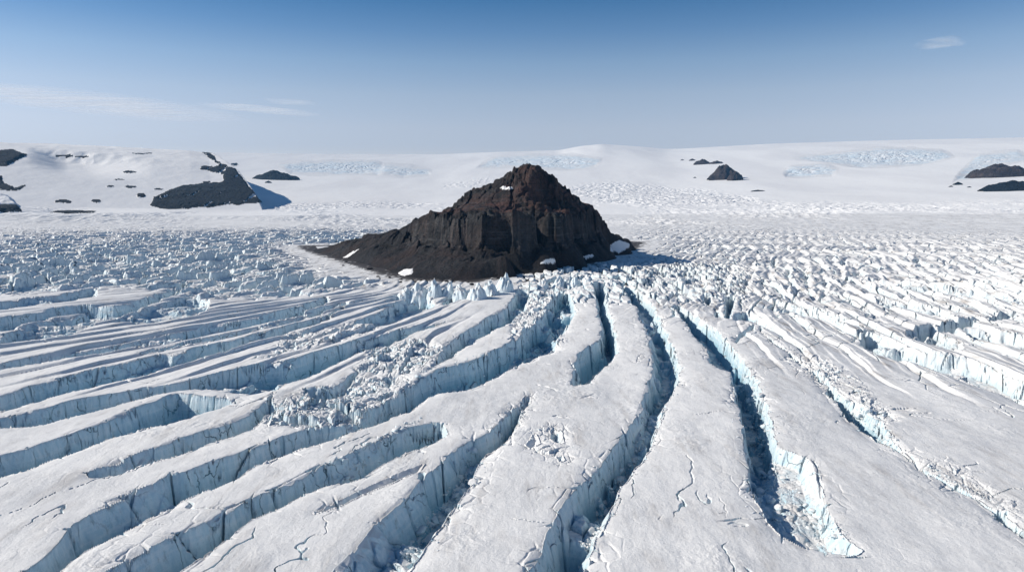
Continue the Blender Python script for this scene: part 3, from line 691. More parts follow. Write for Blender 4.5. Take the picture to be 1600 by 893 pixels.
# --- meshes
edge = np.exp(-np.maximum(-DIN, 0)/2.6)*(DIN < .4)*sm(fbm(U/16, V/40, 3, 241), -.02, .3)
dirt = np.maximum(dirt, .95*edge*sm(RR, 700, 400))*sm(RR, 2300, 1300)
dRr = np.gradient(np.stack([X, Y, Z], -1), axis=0)
NRM = None
def vnormals(Xa, Ya, Za):
    P = np.stack([Xa, Ya, Za], -1).astype(f32)
    du = np.gradient(P, axis=1); dv = np.gradient(P, axis=0)
    n = np.cross(du, dv)
    n /= np.linalg.norm(n, axis=-1, keepdims=True)+1e-12
    n[n[..., 2] < 0] *= -1
    return n
N = vnormals(X, Y, Z); N[:, [0, -1]] = (0, 0, 1)
del dRr
F = grid_faces(R, C, True)                         # (R-1, C, 4)
maj = RID.ravel()[F].max(-1) if False else RID[:-1, :]
fr = rmask[:-1, :]; ff = fmask[:-1, :]
def pieces(mask):
    """the connected patches of a face mask"""
    left = set(zip(*[a.tolist() for a in np.where(mask)])); best = []
    while left:
        st = [left.pop()]; comp = []
        while st:
            c = st.pop(); comp.append(c)
            for d in ((1, 0), (-1, 0), (0, 1), (0, -1)):
                e = (c[0]+d[0], c[1]+d[1])
                if e in left: left.discard(e); st.append(e)
        m = np.zeros(mask.shape, bool); m[tuple(np.array(comp).T)] = True
        best.append((len(comp), len(best), m))
    return [b[2] for b in sorted(best, reverse=True)]
seen = (N[..., 0]*(-X)+N[..., 1]*(-Y)+N[..., 2]*(HC-Z) > 0)[:-1, :] & (PX[:-1, :] > 0) & (PX[:-1, :] < 1600)
def biggest(mask):
    ps = sorted(pieces(mask), key=lambda m: -int((m & seen).sum()))
    return ps[0] if ps else np.zeros(mask.shape, bool)
code = np.where(fr > 0, 100+fr, np.where(ff > 0, 200+ff, maj))
VV = np.stack([X, Y, Z], -1).reshape(-1, 3); NN = N.reshape(-1, 3); mor = (sm(nun_d, 26, -2)*(nun_d > -12)*sm(fbm(X/5, Y/11, 5, 261, .65)+.45*sm(nun_d, 13, -1), .08, .30)).astype(f32)
AD = {'dirt': dirt, 'bare_shade': np.maximum(np.maximum(m_left*.9, fall*.8), 2.2*sm(DIN, 1.2, 2.6)*sm(fbm(X/5, Y/5, 3, 271)+.12, -.15, .2)*(PY0 > 440)), 'moraine': mor}  # exposed ice on seracs and icefalls; crevasse floors darkened to deepen their shade
rowi = np.broadcast_to(np.arange(R-1)[:, None], code.shape)
split = int(np.searchsorted(rr, 1650))
g1 = F[(code == 0) & (rowi < split)]; g2 = F[(code == 0) & (rowi >= split)]
# the hill is split off from the ice cap
hl = hill[:-1, :]
for k in list(range(101, 101+len(ROCKS)))+list(range(201, 201+len(FALLS))):
    m_ = code == k; code[m_ & ~biggest(m_)] = 0
g1 = F[(code == 0) & (rowi < split)]
gl = quad_mesh('glacier', VV, g1, NN, AD)
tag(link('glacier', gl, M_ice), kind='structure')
cap = F[(code == 0) & (rowi >= split) & ~hl]; hh_ = F[(code == 0) & (rowi >= split) & hl]
tag(link('ice_cap_terrain', quad_mesh('ice_cap_terrain', VV, cap, NN), M_far), kind='structure')
tag(link('snowy_hill', quad_mesh('snowy_hill', VV, hh_, NN), M_far), kind='structure')
for k, (pl, lb) in enumerate(RIDGES):
    q = F[code == k+1]
    if len(q) < 50: continue
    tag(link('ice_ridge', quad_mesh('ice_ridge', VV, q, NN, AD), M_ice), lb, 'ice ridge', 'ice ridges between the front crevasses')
for k, (lb, nm, cat, pl, hh) in enumerate(ROCKS):
    q = F[biggest(code == 101+k)]
    if len(q) < 4: continue
    tag(link(nm, quad_mesh(nm, VV, q, NN), M_farrock), lb, cat, 'rock showing through the snowy hill' if nm == 'rock_outcrop' else None)
for k, (lb, pl) in enumerate(FALLS):
    q = F[biggest(code == 201+k)]
    if len(q) < 4: continue
    tag(link('icefall', quad_mesh('icefall', VV, q, NN, AD), M_fall), lb, 'icefall', 'icefalls on the ice cap')
# plain ice under the lookout itself closes the sheet
fill = bmesh.new(); bmesh.ops.create_circle(fill, cap_ends=True, segments=64, radius=float(rr[0])+.5)
me = bpy.data.meshes.new('glacier_floor'); fill.to_mesh(me); fill.free()
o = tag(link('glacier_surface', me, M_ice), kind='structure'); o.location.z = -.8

def on_ice(px, py):
    z = -5.0
    for _ in range(6):
        x, y = ground(px, py, z); z = .5*z+.5*terrain_z(x, y)
    x, y = ground(px, py, z)
    return float(x), float(y)
def terrain_z(x, y):
    a = math.atan2(x, y); r = math.hypot(x, y)
    c = int(np.clip(np.searchsorted(azc, a), 0, NC-1)); i = int(np.clip(np.searchsorted(rr, r), 0, R-1))
    return float(Z[i, c])

# ------------------------------------------------------------------ the rock mountain standing out of the ice
CTRL = []
def ctl(pts, z0=None):
    for p in pts: CTRL.append(at_depth(*p))
BASE = [(478, 389), (510, 398), (545, 408), (572, 417), (600, 426), (625, 433), (650, 437), (700, 439), (740, 439), (772, 434), (800, 427), (830, 417), (860, 410), (890, 411), (920, 411), (950, 399), (985, 388), (996, 381)]
for p in [(1022, 392), (1030, 380), (1022, 372), (990, 400)]: CTRL.append((*ground(*p), -9))
for p in BASE:
    CTRL.append((*ground(*p), -.5)); CTRL.append((*ground(p[0], p[1]+12), -8))
for x, y in [(140, 850), (90, 860), (20, 815), (-40, 790), (-110, 785), (-180, 790), (-238, 765)]: CTRL.append((x, y, -2))
ctl([(520,384,705),(560,375,690),(590,366,668),(620,357,640),(650,346,620),(680,340,600),(703,332,590)])
ctl([(640,400,548),(690,405,515),(740,412,490),(790,406,492),(860,396,522),(600,400,575),(560,395,615),(905,398,560),(950,385,640)])
#
ctl([(640,381,584),(690,384,540),(740,385,523),(790,389,516),(830,392,519),(870,388,537),(900,382,566),(930,377,612)])
ctl([(655,350,590),(690,342,552),(720,336,537),(760,331,527),(800,331,523),(830,333,526),(860,331,543),(890,338,573),(915,346,605),(935,354,638)])
ctl([(706,329,586),(720,325,576),(760,320,575),(800,320,565),(840,318,563),(870,316,583),(900,320,610)])
ctl([(760,301,598),(800,290,590),(840,284,590),(865,290,602)])
ctl([(713,318,604),(722,307,610),(745,295,616),(775,285,616),(800,268,613),(814,260,611),(828,259,611),(842,266,613),(860,277,618),(880,291,622),(890,303,625),(907,310,635),(925,321,645),(938,337,655),(945,351,665),(965,366,690),(980,377,720)])
for px_, py_, Y_ in [(520,384,705),(560,375,690),(590,366,668),(620,357,640),(650,346,620),(680,340,600),(703,332,590)]:
    q_ = at_depth(px_, py_, Y_); CTRL.append((q_[0]-10, q_[1]+34, q_[2]*.42))
for px_, py_, Y_ in [(722,307,612),(745,295,616),(775,285,616),(800,268,613),(828,259,611),(860,277,618),(890,303,625),(925,321,645),(945,351,665)]:
    q_ = at_depth(px_, py_, Y_); CTRL.append((q_[0]-4, q_[1]+30, q_[2]-26)); CTRL.append((q_[0]-8, q_[1]+75, max(4, q_[2]-52)))
CT = np.array(CTRL)
D2 = np.sqrt(((CT[:, None, :2]-CT[None, :, :2])**2).sum(-1)+1.5)
A = np.block([[D2, np.ones((len(CT), 1))], [np.ones((1, len(CT))), np.zeros((1, 1))]])
W = np.linalg.solve(A+1e-6*np.eye(len(A)), np.append(CT[:, 2], 0))
xs = np.arange(-262, 200, .62); ysn = np.concatenate([np.arange(455, 680, .62), np.arange(680, 880, 2.0)])
MX, MY = np.meshgrid(xs, ysn); MX = MX.astype(f32); MY = MY.astype(f32)
def mount(x, y):
    z = np.full(x.shape, W[-1], f32)
    for (cx, cy, _), w in zip(CT, W[:-1]):
        z += f32(w)*np.sqrt((x-f32(cx))**2+(y-f32(cy))**2+f32(1.5))
    return z
z0 = mount(MX, MY)
cl = sm(z0, 12, 22)
w_a = cl*(2.5*fbm(MX/26, MY/26, 3, 501)+1.5*ridged(MX/9, MY/14, 3, 503))
w_b = cl*(2.5*fbm(MX/30, MY/30, 3, 511)+6*(np.abs(fbm(MX/21+.12*w_a, MY/60, 3, 515))-.2)*1.6+1.6*(np.abs(perlin(MX/5.2+.2*w_a, MY/30, 517))-.25)+9*(worley(MX/22+.3*fbm(MX/20, MY/20, 2, 518), MY/70, 519)[2]-.5))
z1 = mount(MX+w_a*.7, MY+w_b)
# the hard band: gentle scree below, a steep face, then the bench on top
band = sm(MX, -95, -70)*(1-sm(MX, 85, 110))*(1-sm(MY, 625, 660))
zb_ = np.interp(z1, [0, 15, 25, 27.5, 31.5, 34, 44, 48, 140], [0, 15, 20.5, 24, 38, 41.5, 45.5, 48, 140]).astype(f32)
z1 = z1*(1-band)+zb_*band
# bedding: harder and softer layers step the cliffs
stp = 4.2
zz = z1/stp+.35*fbm(MX/60, MY/60, 2, 521)
tr = (np.floor(zz)+sm(zz-np.floor(zz), .25, .75)-.35*fbm(MX/60, MY/60, 2, 521))*stp
gyv, gxv = np.gradient(z0, axis=0)/np.gradient(ysn)[:, None], np.gradient(z0, axis=1)/.62
slope = np.hypot(gxv, gyv)
kz = sm(slope, .55, 1.0)*cl
z1 = z1*(1-.75*kz)+tr*.75*kz
c1, c2, ca, cb, cu, cv = worley(MX/15+.3*fbm(MX/20, MY/20, 2, 3), MY/15+.3*fbm(MX/20, MY/20, 2, 4), 535)
z1 += sm(z0, 5, 14)*(.34+.66*kz)*(4.6*(ca-.5)+8.0*(cb-.5)*cu+6.5*(ca-.5)*cv-2.4*(1-sm(c2-c1, .02, .18)))
z1 += kz*(1.8*ridged(MX/7, MY/12, 4, 531)+1.4*fbm(MX/3, MY/4, 3, 533))
z1 += sm(z0, 52, 70)*(5.6*ridged(MX/13, MY/16, 4, 541)-2.2)
z1 += sm(z0, 1, 8)*4.6*ridged(MX/24+.4*fbm(MX/30, MY/30, 2, 556), MY/34, 4, 557)*(1-.6*cl)-sm(z0, 1, 8)*.6
z1 += sm(z0, -1, 6)*(.55*fbm(MX/6, MY/6, 4, 551)+.25*ridged(MX/2.5, MY/4, 2, 553))
z1 += sm(z0, 0, 5)*(1-cl)*1.1*ridged(MX/14, MY/40, 2, 555)*.6
MZ = z1-1.0
mN = vnormals(MX, MY, MZ)
mPX, mPY = project(MX, MY, MZ)
keep = MZ > -4.5
CLIFF = np.array([(632,384),(645,352),(690,342),(720,337),(760,332),(830,334),(860,331),(890,337),(935,353),(946,372),(930,380),(900,384),(870,390),(830,395),(790,392),(740,387),(690,387)], float)
s_c = -sdf_poly(mPX, mPY, CLIFF)+3*fbm(MX/15, MY/15, 3, 561)
zone = np.where((s_c > 0) & (z0 < 49) & (MY < 660), 1, np.where((z0 > 36+2*fbm(MX/20, MY/20, 2, 5)) & (MX > -75), 2, 0))
mF = grid_faces(*MX.shape)
kf = keep[:-1, :-1] | keep[1:, 1:] | keep[1:, :-1] | keep[:-1, 1:]
zc = zone[:-1, :-1]
mV = np.stack([MX, MY, MZ], -1).reshape(-1, 3)
ang = np.arctan2(MX+5, MY-605)+.10*fbm(MX/30, MY/30, 3, 581); rad = np.hypot(MX+5, MY-605)
streak = (.25+.75*sm(fbm(MX/36, MY/36, 3, 585), -.2, .2))*sm(fbm(ang*21, rad/80, 6, 583, .66), -.08, .22)
MAD = {'streak': streak.astype(f32)}
mount_root = bpy.data.objects.new('rock_mountain', None); COL.objects.link(mount_root); mount_root.location = (-20, 600, 0)
tag(mount_root, 'dark brown rock mountain rising like an island out of the cracked glacier', 'mountain', kind='thing')
def child(name, me, m):
    o = link(name, me, m, mount_root); o.matrix_parent_inverse = Matrix.Translation((20, -600, 0)); return o
child('scree_slope', quad_mesh('scree_slope', mV, mF[kf & (zc == 0)], mN.reshape(-1, 3), MAD), M_scree)
child('cliff_band', quad_mesh('cliff_band', mV, mF[kf & (zc == 1)], mN.reshape(-1, 3), MAD), M_cliff)
child('summit', quad_mesh('summit', mV, mF[kf & (zc == 2)], mN.reshape(-1, 3), MAD), M_summit)
facing = (mN[..., 0]*(-MX)+mN[..., 1]*(-MY)+mN[..., 2]*(HC-MZ)) > 0
for pl in [[(786,290),(800,291),(806,295),(796,298),(778,297),(780,293)], [(770,294),(776,291),(781,293),(774,296)], [(838,413),(852,404),(864,402),(884,405),(905,409),(880,412),(852,415)],
           [(953,381),(966,374),(986,380),(984,388),(968,397),(952,394)], [(620,428),(630,420),(646,419),(645,429),(628,432)], [(535,403),(552,392),(570,384),(558,393),(542,404)], [(474,391),(500,383),(497,386),(480,391)], [(905,400),(925,396),(932,402),(915,407)]]:
    P = np.array(pl, float)
    s = -sdf_poly(mPX, mPY, P)+3.2*fbm(MX/3.5, MY/6, 5, 571, .65)-.3
    q = (s > 0) & facing & (MZ > -2.5)
    j = q[:-1, :-1] & q[1:, 1:] & q[1:, :-1] & q[:-1, 1:]
    if j.sum() < 4: continue
    lift = MZ+.15+.5*sm(s, 0, 2.5)
    for j in pieces(j):
        if j.sum() < 14: continue
        child('snow_patch', quad_mesh('snow_patch', np.stack([MX, MY, lift], -1).reshape(-1, 3), mF[j]), M_far)

# ------------------------------------------------------------------ chunks: ice blocks, seracs, distant crags
def chunk_mesh(name, seed, n=22, flat=.75, m=None):
    r = random.Random(seed); bm = bmesh.new()
    for i in range(n):
        v = Vector((r.gauss(0, 1), r.gauss(0, 1), r.gauss(0, 1))).normalized()*(.75+.35*r.random())
        v.z *= flat; bm.verts.new(v)
    res = bmesh.ops.convex_hull(bm, input=bm.verts)
    bmesh.ops.delete(bm, geom=[g_ for g_ in res['geom_interior'] if isinstance(g_, bmesh.types.BMVert)], context='VERTS')
    bmesh.ops.bevel(bm, geom=bm.edges[:], offset=.07, segments=1, affect='EDGES')
    me = bpy.data.meshes.new(name); bm.to_mesh(me); bm.free()
    if m: me.materials.append(m)
    return me
blocks = [chunk_mesh('ice_block', 40+i, 14+2*i % 12, .7, M_block) for i in range(9)]
SPOTS = [  # centre line of the heap, half width px, how many, size range m, label
 ([(620,893),(660,840),(700,790),(730,745),(745,715)], 14, 42, (.7, 2.1), 'pale ice block in the rubble of the slot left of the pitted ridge'),
 ([(905,880),(935,825),(985,720),(1010,690),(1030,640),(1045,610)], 9, 44, (.6, 1.9), 'blue ice block wedged in the slot beside the sooty cracked wall'),
 ([(1165,600),(1175,640),(1185,690),(1192,730),(1200,780),(1212,810)], 16, 56, (.6, 2.0), 'ice block in the blue shaded heap of the wide right crevasse'),
 ([(1225,745),(1250,790),(1260,815),(1290,830),(1310,840)], 16, 26, (.4, 1.5), 'sunlit ice block strewn at the lower end of the wide right crevasse'),
 ([(520,765),(560,738),(600,712),(650,690)], 9, 26, (.6, 1.9), 'ice block half sunk in the shallow trough left of centre'),
 ([(1330,640),(1360,668),(1395,692)], 9, 14, (.7, 2.0), 'ice block jammed in the long diagonal crevasse on the right'),
 ([(1275,560),(1310,585),(1350,615),(1385,650)], 10, 22, (.5, 1.5), 'crumbled ice block on the lit rim of the diagonal crevasse'),
 ([(1450,728),(1500,760),(1545,782)], 5, 10, (.4, .9), 'small ice crumb by the thin lower end of the diagonal crevasse'),
 ([(845,675),(870,690),(880,700)], 16, 12, (.3, .9), 'small ice lump in the collapse hollow of the central ridge'),
 ([(440,650),(500,640),(570,620),(640,615),(720,598),(790,575)], 12, 40, (.6, 2.2), 'ice block in the long rubble trough across the left centre'),
 ([(945,540),(955,555)], 6, 6, (.5, 1.2), 'ice block deep in the narrow slot in front of the mountain'),
]
n_blk = 0
for pl, hw, n, (s0, s1), lb in SPOTS:
    pl = np.array(pl, float); seg = np.r_[0, np.cumsum(np.hypot(*np.diff(pl, axis=0).T))]
    for k in range(n):
        d = random.random()*seg[-1]
        px = np.interp(d, seg, pl[:, 0])+random.uniform(-1, 1)*hw; py = np.interp(d, seg, pl[:, 1])+random.uniform(-1, 1)*hw*.6
        x, y = on_ice(px, py)
        s = s0+(s1-s0)*random.random()**2.2
        o = bpy.data.objects.new('ice_block', blocks[n_blk % 9]); COL.objects.link(o); n_blk += 1
        o.location = (x, y, terrain_z(x, y)+s*.22)
        o.scale = (s*random.uniform(.75, 1.2)*.72, s*random.uniform(.75, 1.2)*.72, s*random.uniform(.7, 1.1)*.72)
        o.rotation_euler = (random.uniform(-.5, .5), random.uniform(-.5, .5), random.uniform(0, 6.3))
        tag(o, lb, 'ice block', lb.replace('ice block', 'ice blocks').replace('ice lump', 'ice lumps').replace('ice crumb', 'ice crumbs'))
# finer rubble nobody could count
fv = []; ffc = []; dv = 0
bv = [(np.array([v.co[:] for v in b.vertices]), [list(p.vertices) for p in b.polygons]) for b in [chunk_mesh('tmp', 90+i, 9, .7) for i in range(4)]]
for pl, hw, n, (s0, s1), lb in SPOTS:
    pl = np.array(pl, float); seg = np.r_[0, np.cumsum(np.hypot(*np.diff(pl, axis=0).T))]
    for k in range(n*9):
        d = random.random()*seg[-1]; w_ = random.gauss(0, .75)
        px = np.interp(d, seg, pl[:, 0])+w_*hw; py = np.interp(d, seg, pl[:, 1])+random.gauss(0, .45)*hw
        x, y = on_ice(px, py)
        s = s0*(.2+.55*random.random()**2)
        vs, fs = bv[k % 4]; a = random.random()*6.3
        rot = np.array([[math.cos(a), -math.sin(a), 0], [math.sin(a), math.cos(a), 0], [0, 0, 1]])
        fv.append((vs*s)@rot.T+np.array([x, y, terrain_z(x, y)+s*.25])); ffc += [[i+dv for i in p] for p in fs]; dv += len(vs)
me = bpy.data.meshes.new('ice_rubble'); me.from_pydata(np.concatenate(fv).tolist(), [], ffc)
tag(link('ice_rubble', me, M_block), 'fine broken ice strewn along the crevasse floors', 'rubble', kind='stuff')

stones = [chunk_mesh('boulder', 140+i, 16, .8, M_scree) for i in range(5)]
BL = [(bx_+random.uniform(-10, 10), by_+random.uniform(1, 9)) for bx_, by_ in BASE[2:16] for _ in range(3)]
for k, (px, py) in enumerate(BL):
    x, y = ground(px, py); s = .7+1.5*random.random()**2
    o = bpy.data.objects.new('boulder', stones[k % 5]); COL.objects.link(o)
    o.location = (x, y, max(terrain_z(x, y), -1.0)+s*.2); o.scale = (s, s*random.uniform(.7, 1.2), s*.8); o.rotation_euler = (0, 0, random.uniform(0, 6))
    tag(o, 'dark boulder lying on the dirty ice along the foot of the rock mountain', 'boulder', 'boulders fallen from the rock mountain')
def lump(name, m, base, w, d, h, seed, lean=(0, 0), rot=0.0, sharp=1.0, n=34, rough=.25, kz=1.0):
    """a solid crag: heightfield dome with ridged tops, sunk into the surface"""
    a = np.linspace(-1, 1, n); gx_, gy_ = np.meshgrid(a, a)
    q = np.hypot(gx_, gy_)*(1+.35*fbm(gx_*1.6, gy_*1.6, 2, seed+3))
    hgt = np.clip(1-q, 0, 1)**sharp*(1+rough*2*fbm(gx_*2.2, gy_*2.2, 4, seed))+rough*.6*ridged(gx_*2.5, gy_*2.5, 3, seed+9)*sm(1-q, 0, .4)
    hgt = np.where(q > 1, -2.2*np.minimum(q-1, .5), hgt)
    xx = gx_*w/2+lean[0]*np.maximum(hgt, 0); yy = gy_*d/2+lean[1]*np.maximum(hgt, 0)
    c, s = math.cos(rot), math.sin(rot)
    Vv = np.stack([xx*c-yy*s, xx*s+yy*c, hgt*h], -1).reshape(-1, 3)
    fq = grid_faces(n, n).reshape(-1, 4)
    me = quad_mesh(name, Vv, fq[(q.ravel()[fq].min(1) < 1.16)], smooth=False)
    o = link(name, me, m); o.location = base
    return o
# seracs in a row at the foot of the mountain
SER = [(636,462,9,7,'first leaning ice tower of the row below the mountain, from the left'),(656,462,10,9,'broad squat ice tower second in the row below the mountain'),(680,463,8,11,'tall ragged ice tower left of the gap in the row below the mountain'),
       (700,462,8,9,'slanting ice tower right of the tallest left tower'),(722,464,9,9,'sharp ice tower in the middle of the row below the mountain'),(746,466,10,10,'leaning ice tower right of the middle of the row'),
       (768,460,9,10,'ice tower with a dark cleft beside the bend of the tall wall'),(786,455,10,12,'tallest ice tower at the right end of the row below the mountain'),(846,448,8,7,'pale ice tower below the scree, right of the row'),(872,446,8,8,'pale ice tower at the head of the left slot'),
       (898,446,7,8,'thin ice tower between the two slots below the mountain'),(918,444,7,8,'ice tower at the head of the second slot'),(955,446,8,6,'ice tower topping the narrow fin below the mountain')]
for k, (px, py, w, h, lb) in enumerate(SER):
    x, y = ground(px, py)
    o = lump('serac', M_block, (x, y, -2.5), w*1.25, w*1.7, h*.95, 700+k*7, (random.uniform(-1.5, 1.5), random.uniform(-1, 2)), random.uniform(-.5, .3), .62, 46, .38)
    tag(o, lb, 'ice tower', 'ice towers at the foot of the mountain')
# crags on the right of the ice cap: px centre, base row, width px, height px
def crag(px, row, wpx, hpx, m, lb, dep=.7, seed=0, sharp=.8, name='rock_outcrop', rough=.3):
    c = int(np.argmin(np.abs(u_h-px)))
    k = np.where((rr > 1500) & (PY[:, c] <= row))[0]
    k = k[0] if len(k) else R-60
    r = rr[k]; s = r/FPX
    o = lump(name, m, (X[k, c], Y[k, c]+wpx*s*dep*.45, float(Z[k, c])-1), wpx*s, wpx*s*dep, hpx*s*.74, seed, (0, 0), 0, sharp, 72, rough)
    tag(o, lb, 'rock outcrop', 'rocks standing out of the ice cap'); return o
crag(1136, 281, 52, 28, M_brown, 'largest pointed crag on the right snowfield, casting a blue shadow', .7, 811, .75)
crag(1150, 282, 24, 17, M_brown, 'blocky crag leaning against the right foot of the pointed one', .7, 813, .5)
crag(1098, 257, 28, 10, M_brown, 'low brown crag up the slope from the pointed one', .7, 815, .7)
crag(1120, 256, 24, 6, M_brown, 'thin rock rib linking the low brown crag to the pointed one', .5, 817, .7)
crag(1081, 251, 12, 4, M_brown, 'tiny dark rock left of the low brown crag', .7, 819)
crag(1065, 251, 7, 2.5, M_brown, 'tiniest rock at the far left of the right crags', .7, 821)
crag(1086, 278, 6, 2.4, M_farrock, 'lone dark speck of rock below the right crags', .7, 823)
crag(1187, 299, 24, 3, M_farrock, 'flat dark rock bar lying on the snow below the pointed crag', .4, 825, .5)
crag(1580, 277, 80, 20, M_brown, 'broad brown crag cut by the right edge', .6, 827, .5)
crag(1600, 298, 84, 16, M_farrock, 'dark sloping crag at the right edge, below the brown one', .6, 829, .7)
crag(1500, 289, 14, 5, M_farrock, 'small dark rock left of the two edge crags', .8, 831)
crag(1487, 292, 8, 2.4, M_farrock, 'pebble-like rock farthest left of the edge crags', .8, 833)
crag(1516, 293, 7, 2.2, M_farrock, 'speck of rock between the small rock and the dark sloping crag', .8, 835)
crag(1557, 291, 9, 3, M_farrock, 'little rock just left of the dark sloping crag', .8, 837)
crag(425, 281, 70, 17, M_farrock, 'dark rocky spur behind the right end of the large cliff', .6, 841, .7)
crag(418, 286, 12, 4, M_farrock, 'small rock on the snow under the dark rocky spur', .8, 843)

# ------------------------------------------------------------------ thin high clouds
def cloud_material():
    m, nt, bs = mat('thin_cloud')
    nt.nodes.remove(bs)
    out = nt.nodes['Material Output']
    tc = nd(nt, 'ShaderNodeTexCoord')
    st = noise(nt, mapping(nt, tc.outputs['Object'], (.00022, .0011, .001), (0, 0, .25)), 1.0, 7, .62, .8)
    at = nd(nt, 'ShaderNodeAttribute', attribute_name='thick')
    a = mth(nt, 'MULTIPLY', rng_(nt, st, .32, .62), at.outputs['Fac'])
    tr_ = nd(nt, 'ShaderNodeBsdfTransparent'); tl_ = nd(nt, 'ShaderNodeBsdfTranslucent'); df = nd(nt, 'ShaderNodeBsdfDiffuse')
    tl_.inputs[0].default_value = (.95, .95, .95, 1); df.inputs[0].default_value = (.95, .95, .95, 1)
    m1 = nd(nt, 'ShaderNodeMixShader'); m1.inputs[0].default_value = .12; ln(nt, tl_.outputs[0], m1.inputs[1]); ln(nt, df.outputs[0], m1.inputs[2])
    m2 = nd(nt, 'ShaderNodeMixShader'); ln(nt, a, m2.inputs[0]); ln(nt, tr_.outputs[0], m2.inputs[1]); ln(nt, m1.outputs[0], m2.inputs[2])
    ln(nt, m2.outputs[0], out.inputs[0])
    return m
M_cloud = cloud_material()
def cloud(path, halfw, alpha, lb, alt=3200):
    P = np.array(path, float); n = 60; w = 15
    s = np.r_[0, np.cumsum(np.hypot(*np.diff(P, axis=0).T))]
    tt = np.linspace(0, s[-1], n)
    cxs = np.interp(tt, s, P[:, 0]); cys = np.interp(tt, s, P[:, 1])
    pts = []; th = []
    for top in (0, 1):
        for i in range(n):
            for k in range(w):
                q = k/(w-1)*2-1
                e = min(i, n-1-i)/(n-1)*2
                hwid = halfw*(.25+.75*math.sin(PI*i/(n-1))**.7)
                x, y = ground(cxs[i], cys[i]+q*hwid, alt)
                pts.append((x, y, alt+(80 if top else -80)*(1-q*q)*min(1, 4*e)+(2 if top else -2)))
                th.append(alpha*(1-q*q)*min(1, e*1.6))
    f0 = grid_faces(n, w).reshape(-1, 4); Fq = np.concatenate([f0, f0[:, ::-1]+n*w])
    V_ = np.array(pts); c = V_.mean(0)
    me = quad_mesh('cirrus_cloud', V_-c, Fq, None, {'thick': np.array(th)})
    o = link('cirrus_cloud', me, M_cloud); o.location = c
    tag(o, lb, 'cloud', 'thin streaks of cloud in the blue sky')
cloud([(-120,128),(0,145),(120,158),(250,172),(390,186)], 20, .55, 'long pale cloud streak slanting over the snowy hill')
cloud([(300,163),(380,168),(440,174),(505,180)], 6, .42, 'short thin cloud streak right of the long slanting one')
cloud([(410,156),(450,159),(500,162)], 4, .25, 'faintest little cloud wisp above the short streak')
cloud([(1425,74),(1460,68),(1490,64),(1512,66)], 8, .3, 'small lone cloud wisp high in the sky on the right')

# ------------------------------------------------------------------ the air itself: far rock fades towards blue
zt_ = float(max(Z.max(), HC))+40
hb = bmesh.new(); bmesh.ops.create_cube(hb, size=1.0)
for v_ in hb.verts: v_.co = (v_.co.x*18400, v_.co.y*18400, (-1.5+float(Z.min())) if v_.co.z < 0 else zt_)
hm = bpy.data.meshes.new('haze'); hb.to_mesh(hm); hb.free()
M_haze = bpy.data.materials.new('haze_air'); M_haze.use_nodes = True
nt = M_haze.node_tree; nt.nodes.clear()
out = nt.nodes.new('ShaderNodeOutputMaterial'); pv = nt.nodes.new('ShaderNodeVolumePrincipled')
pv.inputs['Color'].default_value = (.16, .50, .95, 1); pv.inputs['Density'].default_value = 4.2e-5; pv.inputs['Anisotropy'].default_value = .0
nt.links.new(pv.outputs[0], out.inputs['Volume'])
tag(link('haze', hm, M_haze), 'thin blue air between the lookout and the far hills', 'haze', kind='stuff')

# ------------------------------------------------------------------ sun, sky, camera
SUN_AZ, SUN_EL = math.radians(-86), math.radians(31)     # from the left, slightly beyond the mountain
w = bpy.data.worlds.new('World'); sc.world = w; w.use_nodes = True
nt = w.node_tree; bg = nt.nodes['Background']
sky = nd(nt, 'ShaderNodeTexSky', sky_type='NISHITA', sun_disc=False)
sky.sun_elevation = SUN_EL; sky.sun_rotation = SUN_AZ
sky.altitude = 3000; sky.air_density = 1.0; sky.dust_density = .3; sky.ozone_density = 3.0
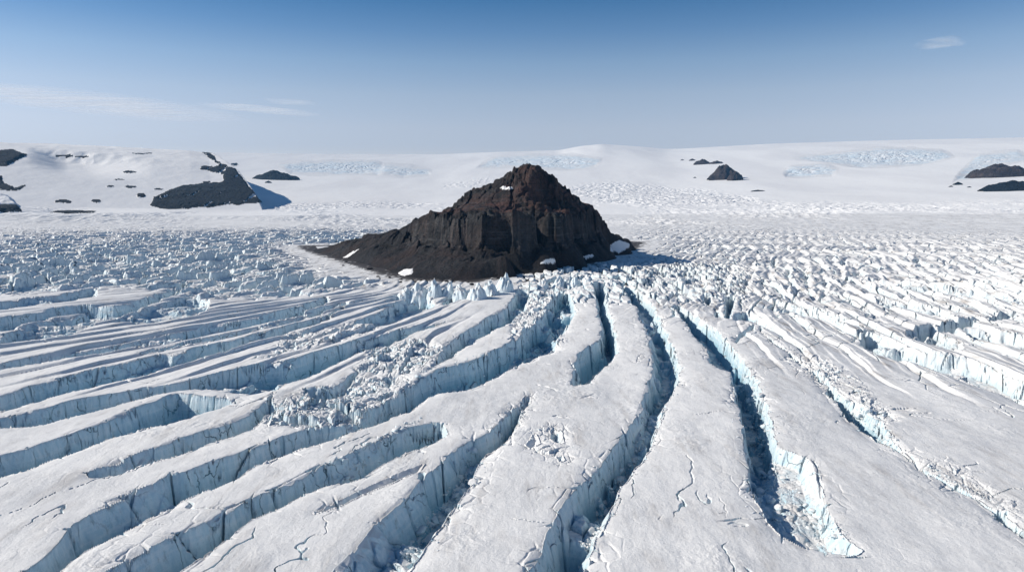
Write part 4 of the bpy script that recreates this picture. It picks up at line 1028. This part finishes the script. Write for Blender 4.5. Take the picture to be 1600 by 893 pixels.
# a pale band of moisture low over the ice cap, deeper blue higher up
tcw = nd(nt, 'ShaderNodeTexCoord'); sx = nd(nt, 'ShaderNodeSeparateXYZ'); ln(nt, tcw.outputs['Generated'], sx.inputs[0])
rp = nd(nt, 'ShaderNodeValToRGB'); el = rp.color_ramp
mr = nd(nt, 'ShaderNodeMapRange'); mr.inputs[1].default_value = 0; mr.inputs[2].default_value = .4; ln(nt, sx.outputs['Z'], mr.inputs[0])
ln(nt, mr.outputs[0], rp.inputs[0])
stops = [(.0, (1.75, 1.26, 1.09)), (.059, (1.88, 1.31, 1.11)), (.09, (2.1, 1.44, 1.15)), (.134, (2.08, 1.52, 1.2)), (.177, (1.66, 1.43, 1.22)), (.217, (1.02, 1.14, 1.14)), (.257, (.56, .90, 1.02)), (.36, (.5, .85, 1.0))]
for k_, (p_, c_) in enumerate(stops):
    e_ = el.elements[k_] if k_ < 1 else (el.elements[-1] if k_ == len(stops)-1 else el.elements.new(p_/.4))
    e_.position = p_/.4; e_.color = (*[v/2.5 for v in c_], 1)
vm = nd(nt, 'ShaderNodeVectorMath', operation='SCALE'); vm.inputs['Scale'].default_value = 2.5; ln(nt, rp.outputs[0], vm.inputs[0])
vx = nd(nt, 'ShaderNodeVectorMath', operation='MULTIPLY'); ln(nt, sky.outputs[0], vx.inputs[0]); ln(nt, vm.outputs[0], vx.inputs[1])
ln(nt, vx.outputs[0], bg.inputs[0]); bg.inputs[1].default_value = .087
L = bpy.data.lights.new('sun', 'SUN'); L.energy = 5.0; L.angle = math.radians(.53); L.color = (1.0, .935, .835)
so = bpy.data.objects.new('sun', L); COL.objects.link(so)
d = Vector((math.sin(SUN_AZ)*math.cos(SUN_EL), math.cos(SUN_AZ)*math.cos(SUN_EL), math.sin(SUN_EL)))
so.rotation_euler = d.to_track_quat('Z', 'Y').to_euler(); so.location = (-80, 0, 200)

cam = bpy.data.cameras.new('camera'); co = bpy.data.objects.new('camera', cam); COL.objects.link(co)
cam.sensor_width = 36; cam.lens = 36*FPX/1600; cam.clip_start = 1; cam.clip_end = 200000
co.location = (0, 0, HC); co.rotation_euler = (PI/2-TH, 0, 0)
sc.camera = co
sc.view_settings.view_transform = 'Standard'; sc.view_settings.look = 'None'
sc.view_settings.exposure = 0.17; sc.view_settings.gamma = 1.0; sc.view_settings.use_curve_mapping = False
sc.cycles.diffuse_bounces = 5; sc.cycles.max_bounces = 8; sc.cycles.transparent_max_bounces = 12
sc.cycles.use_denoising = True
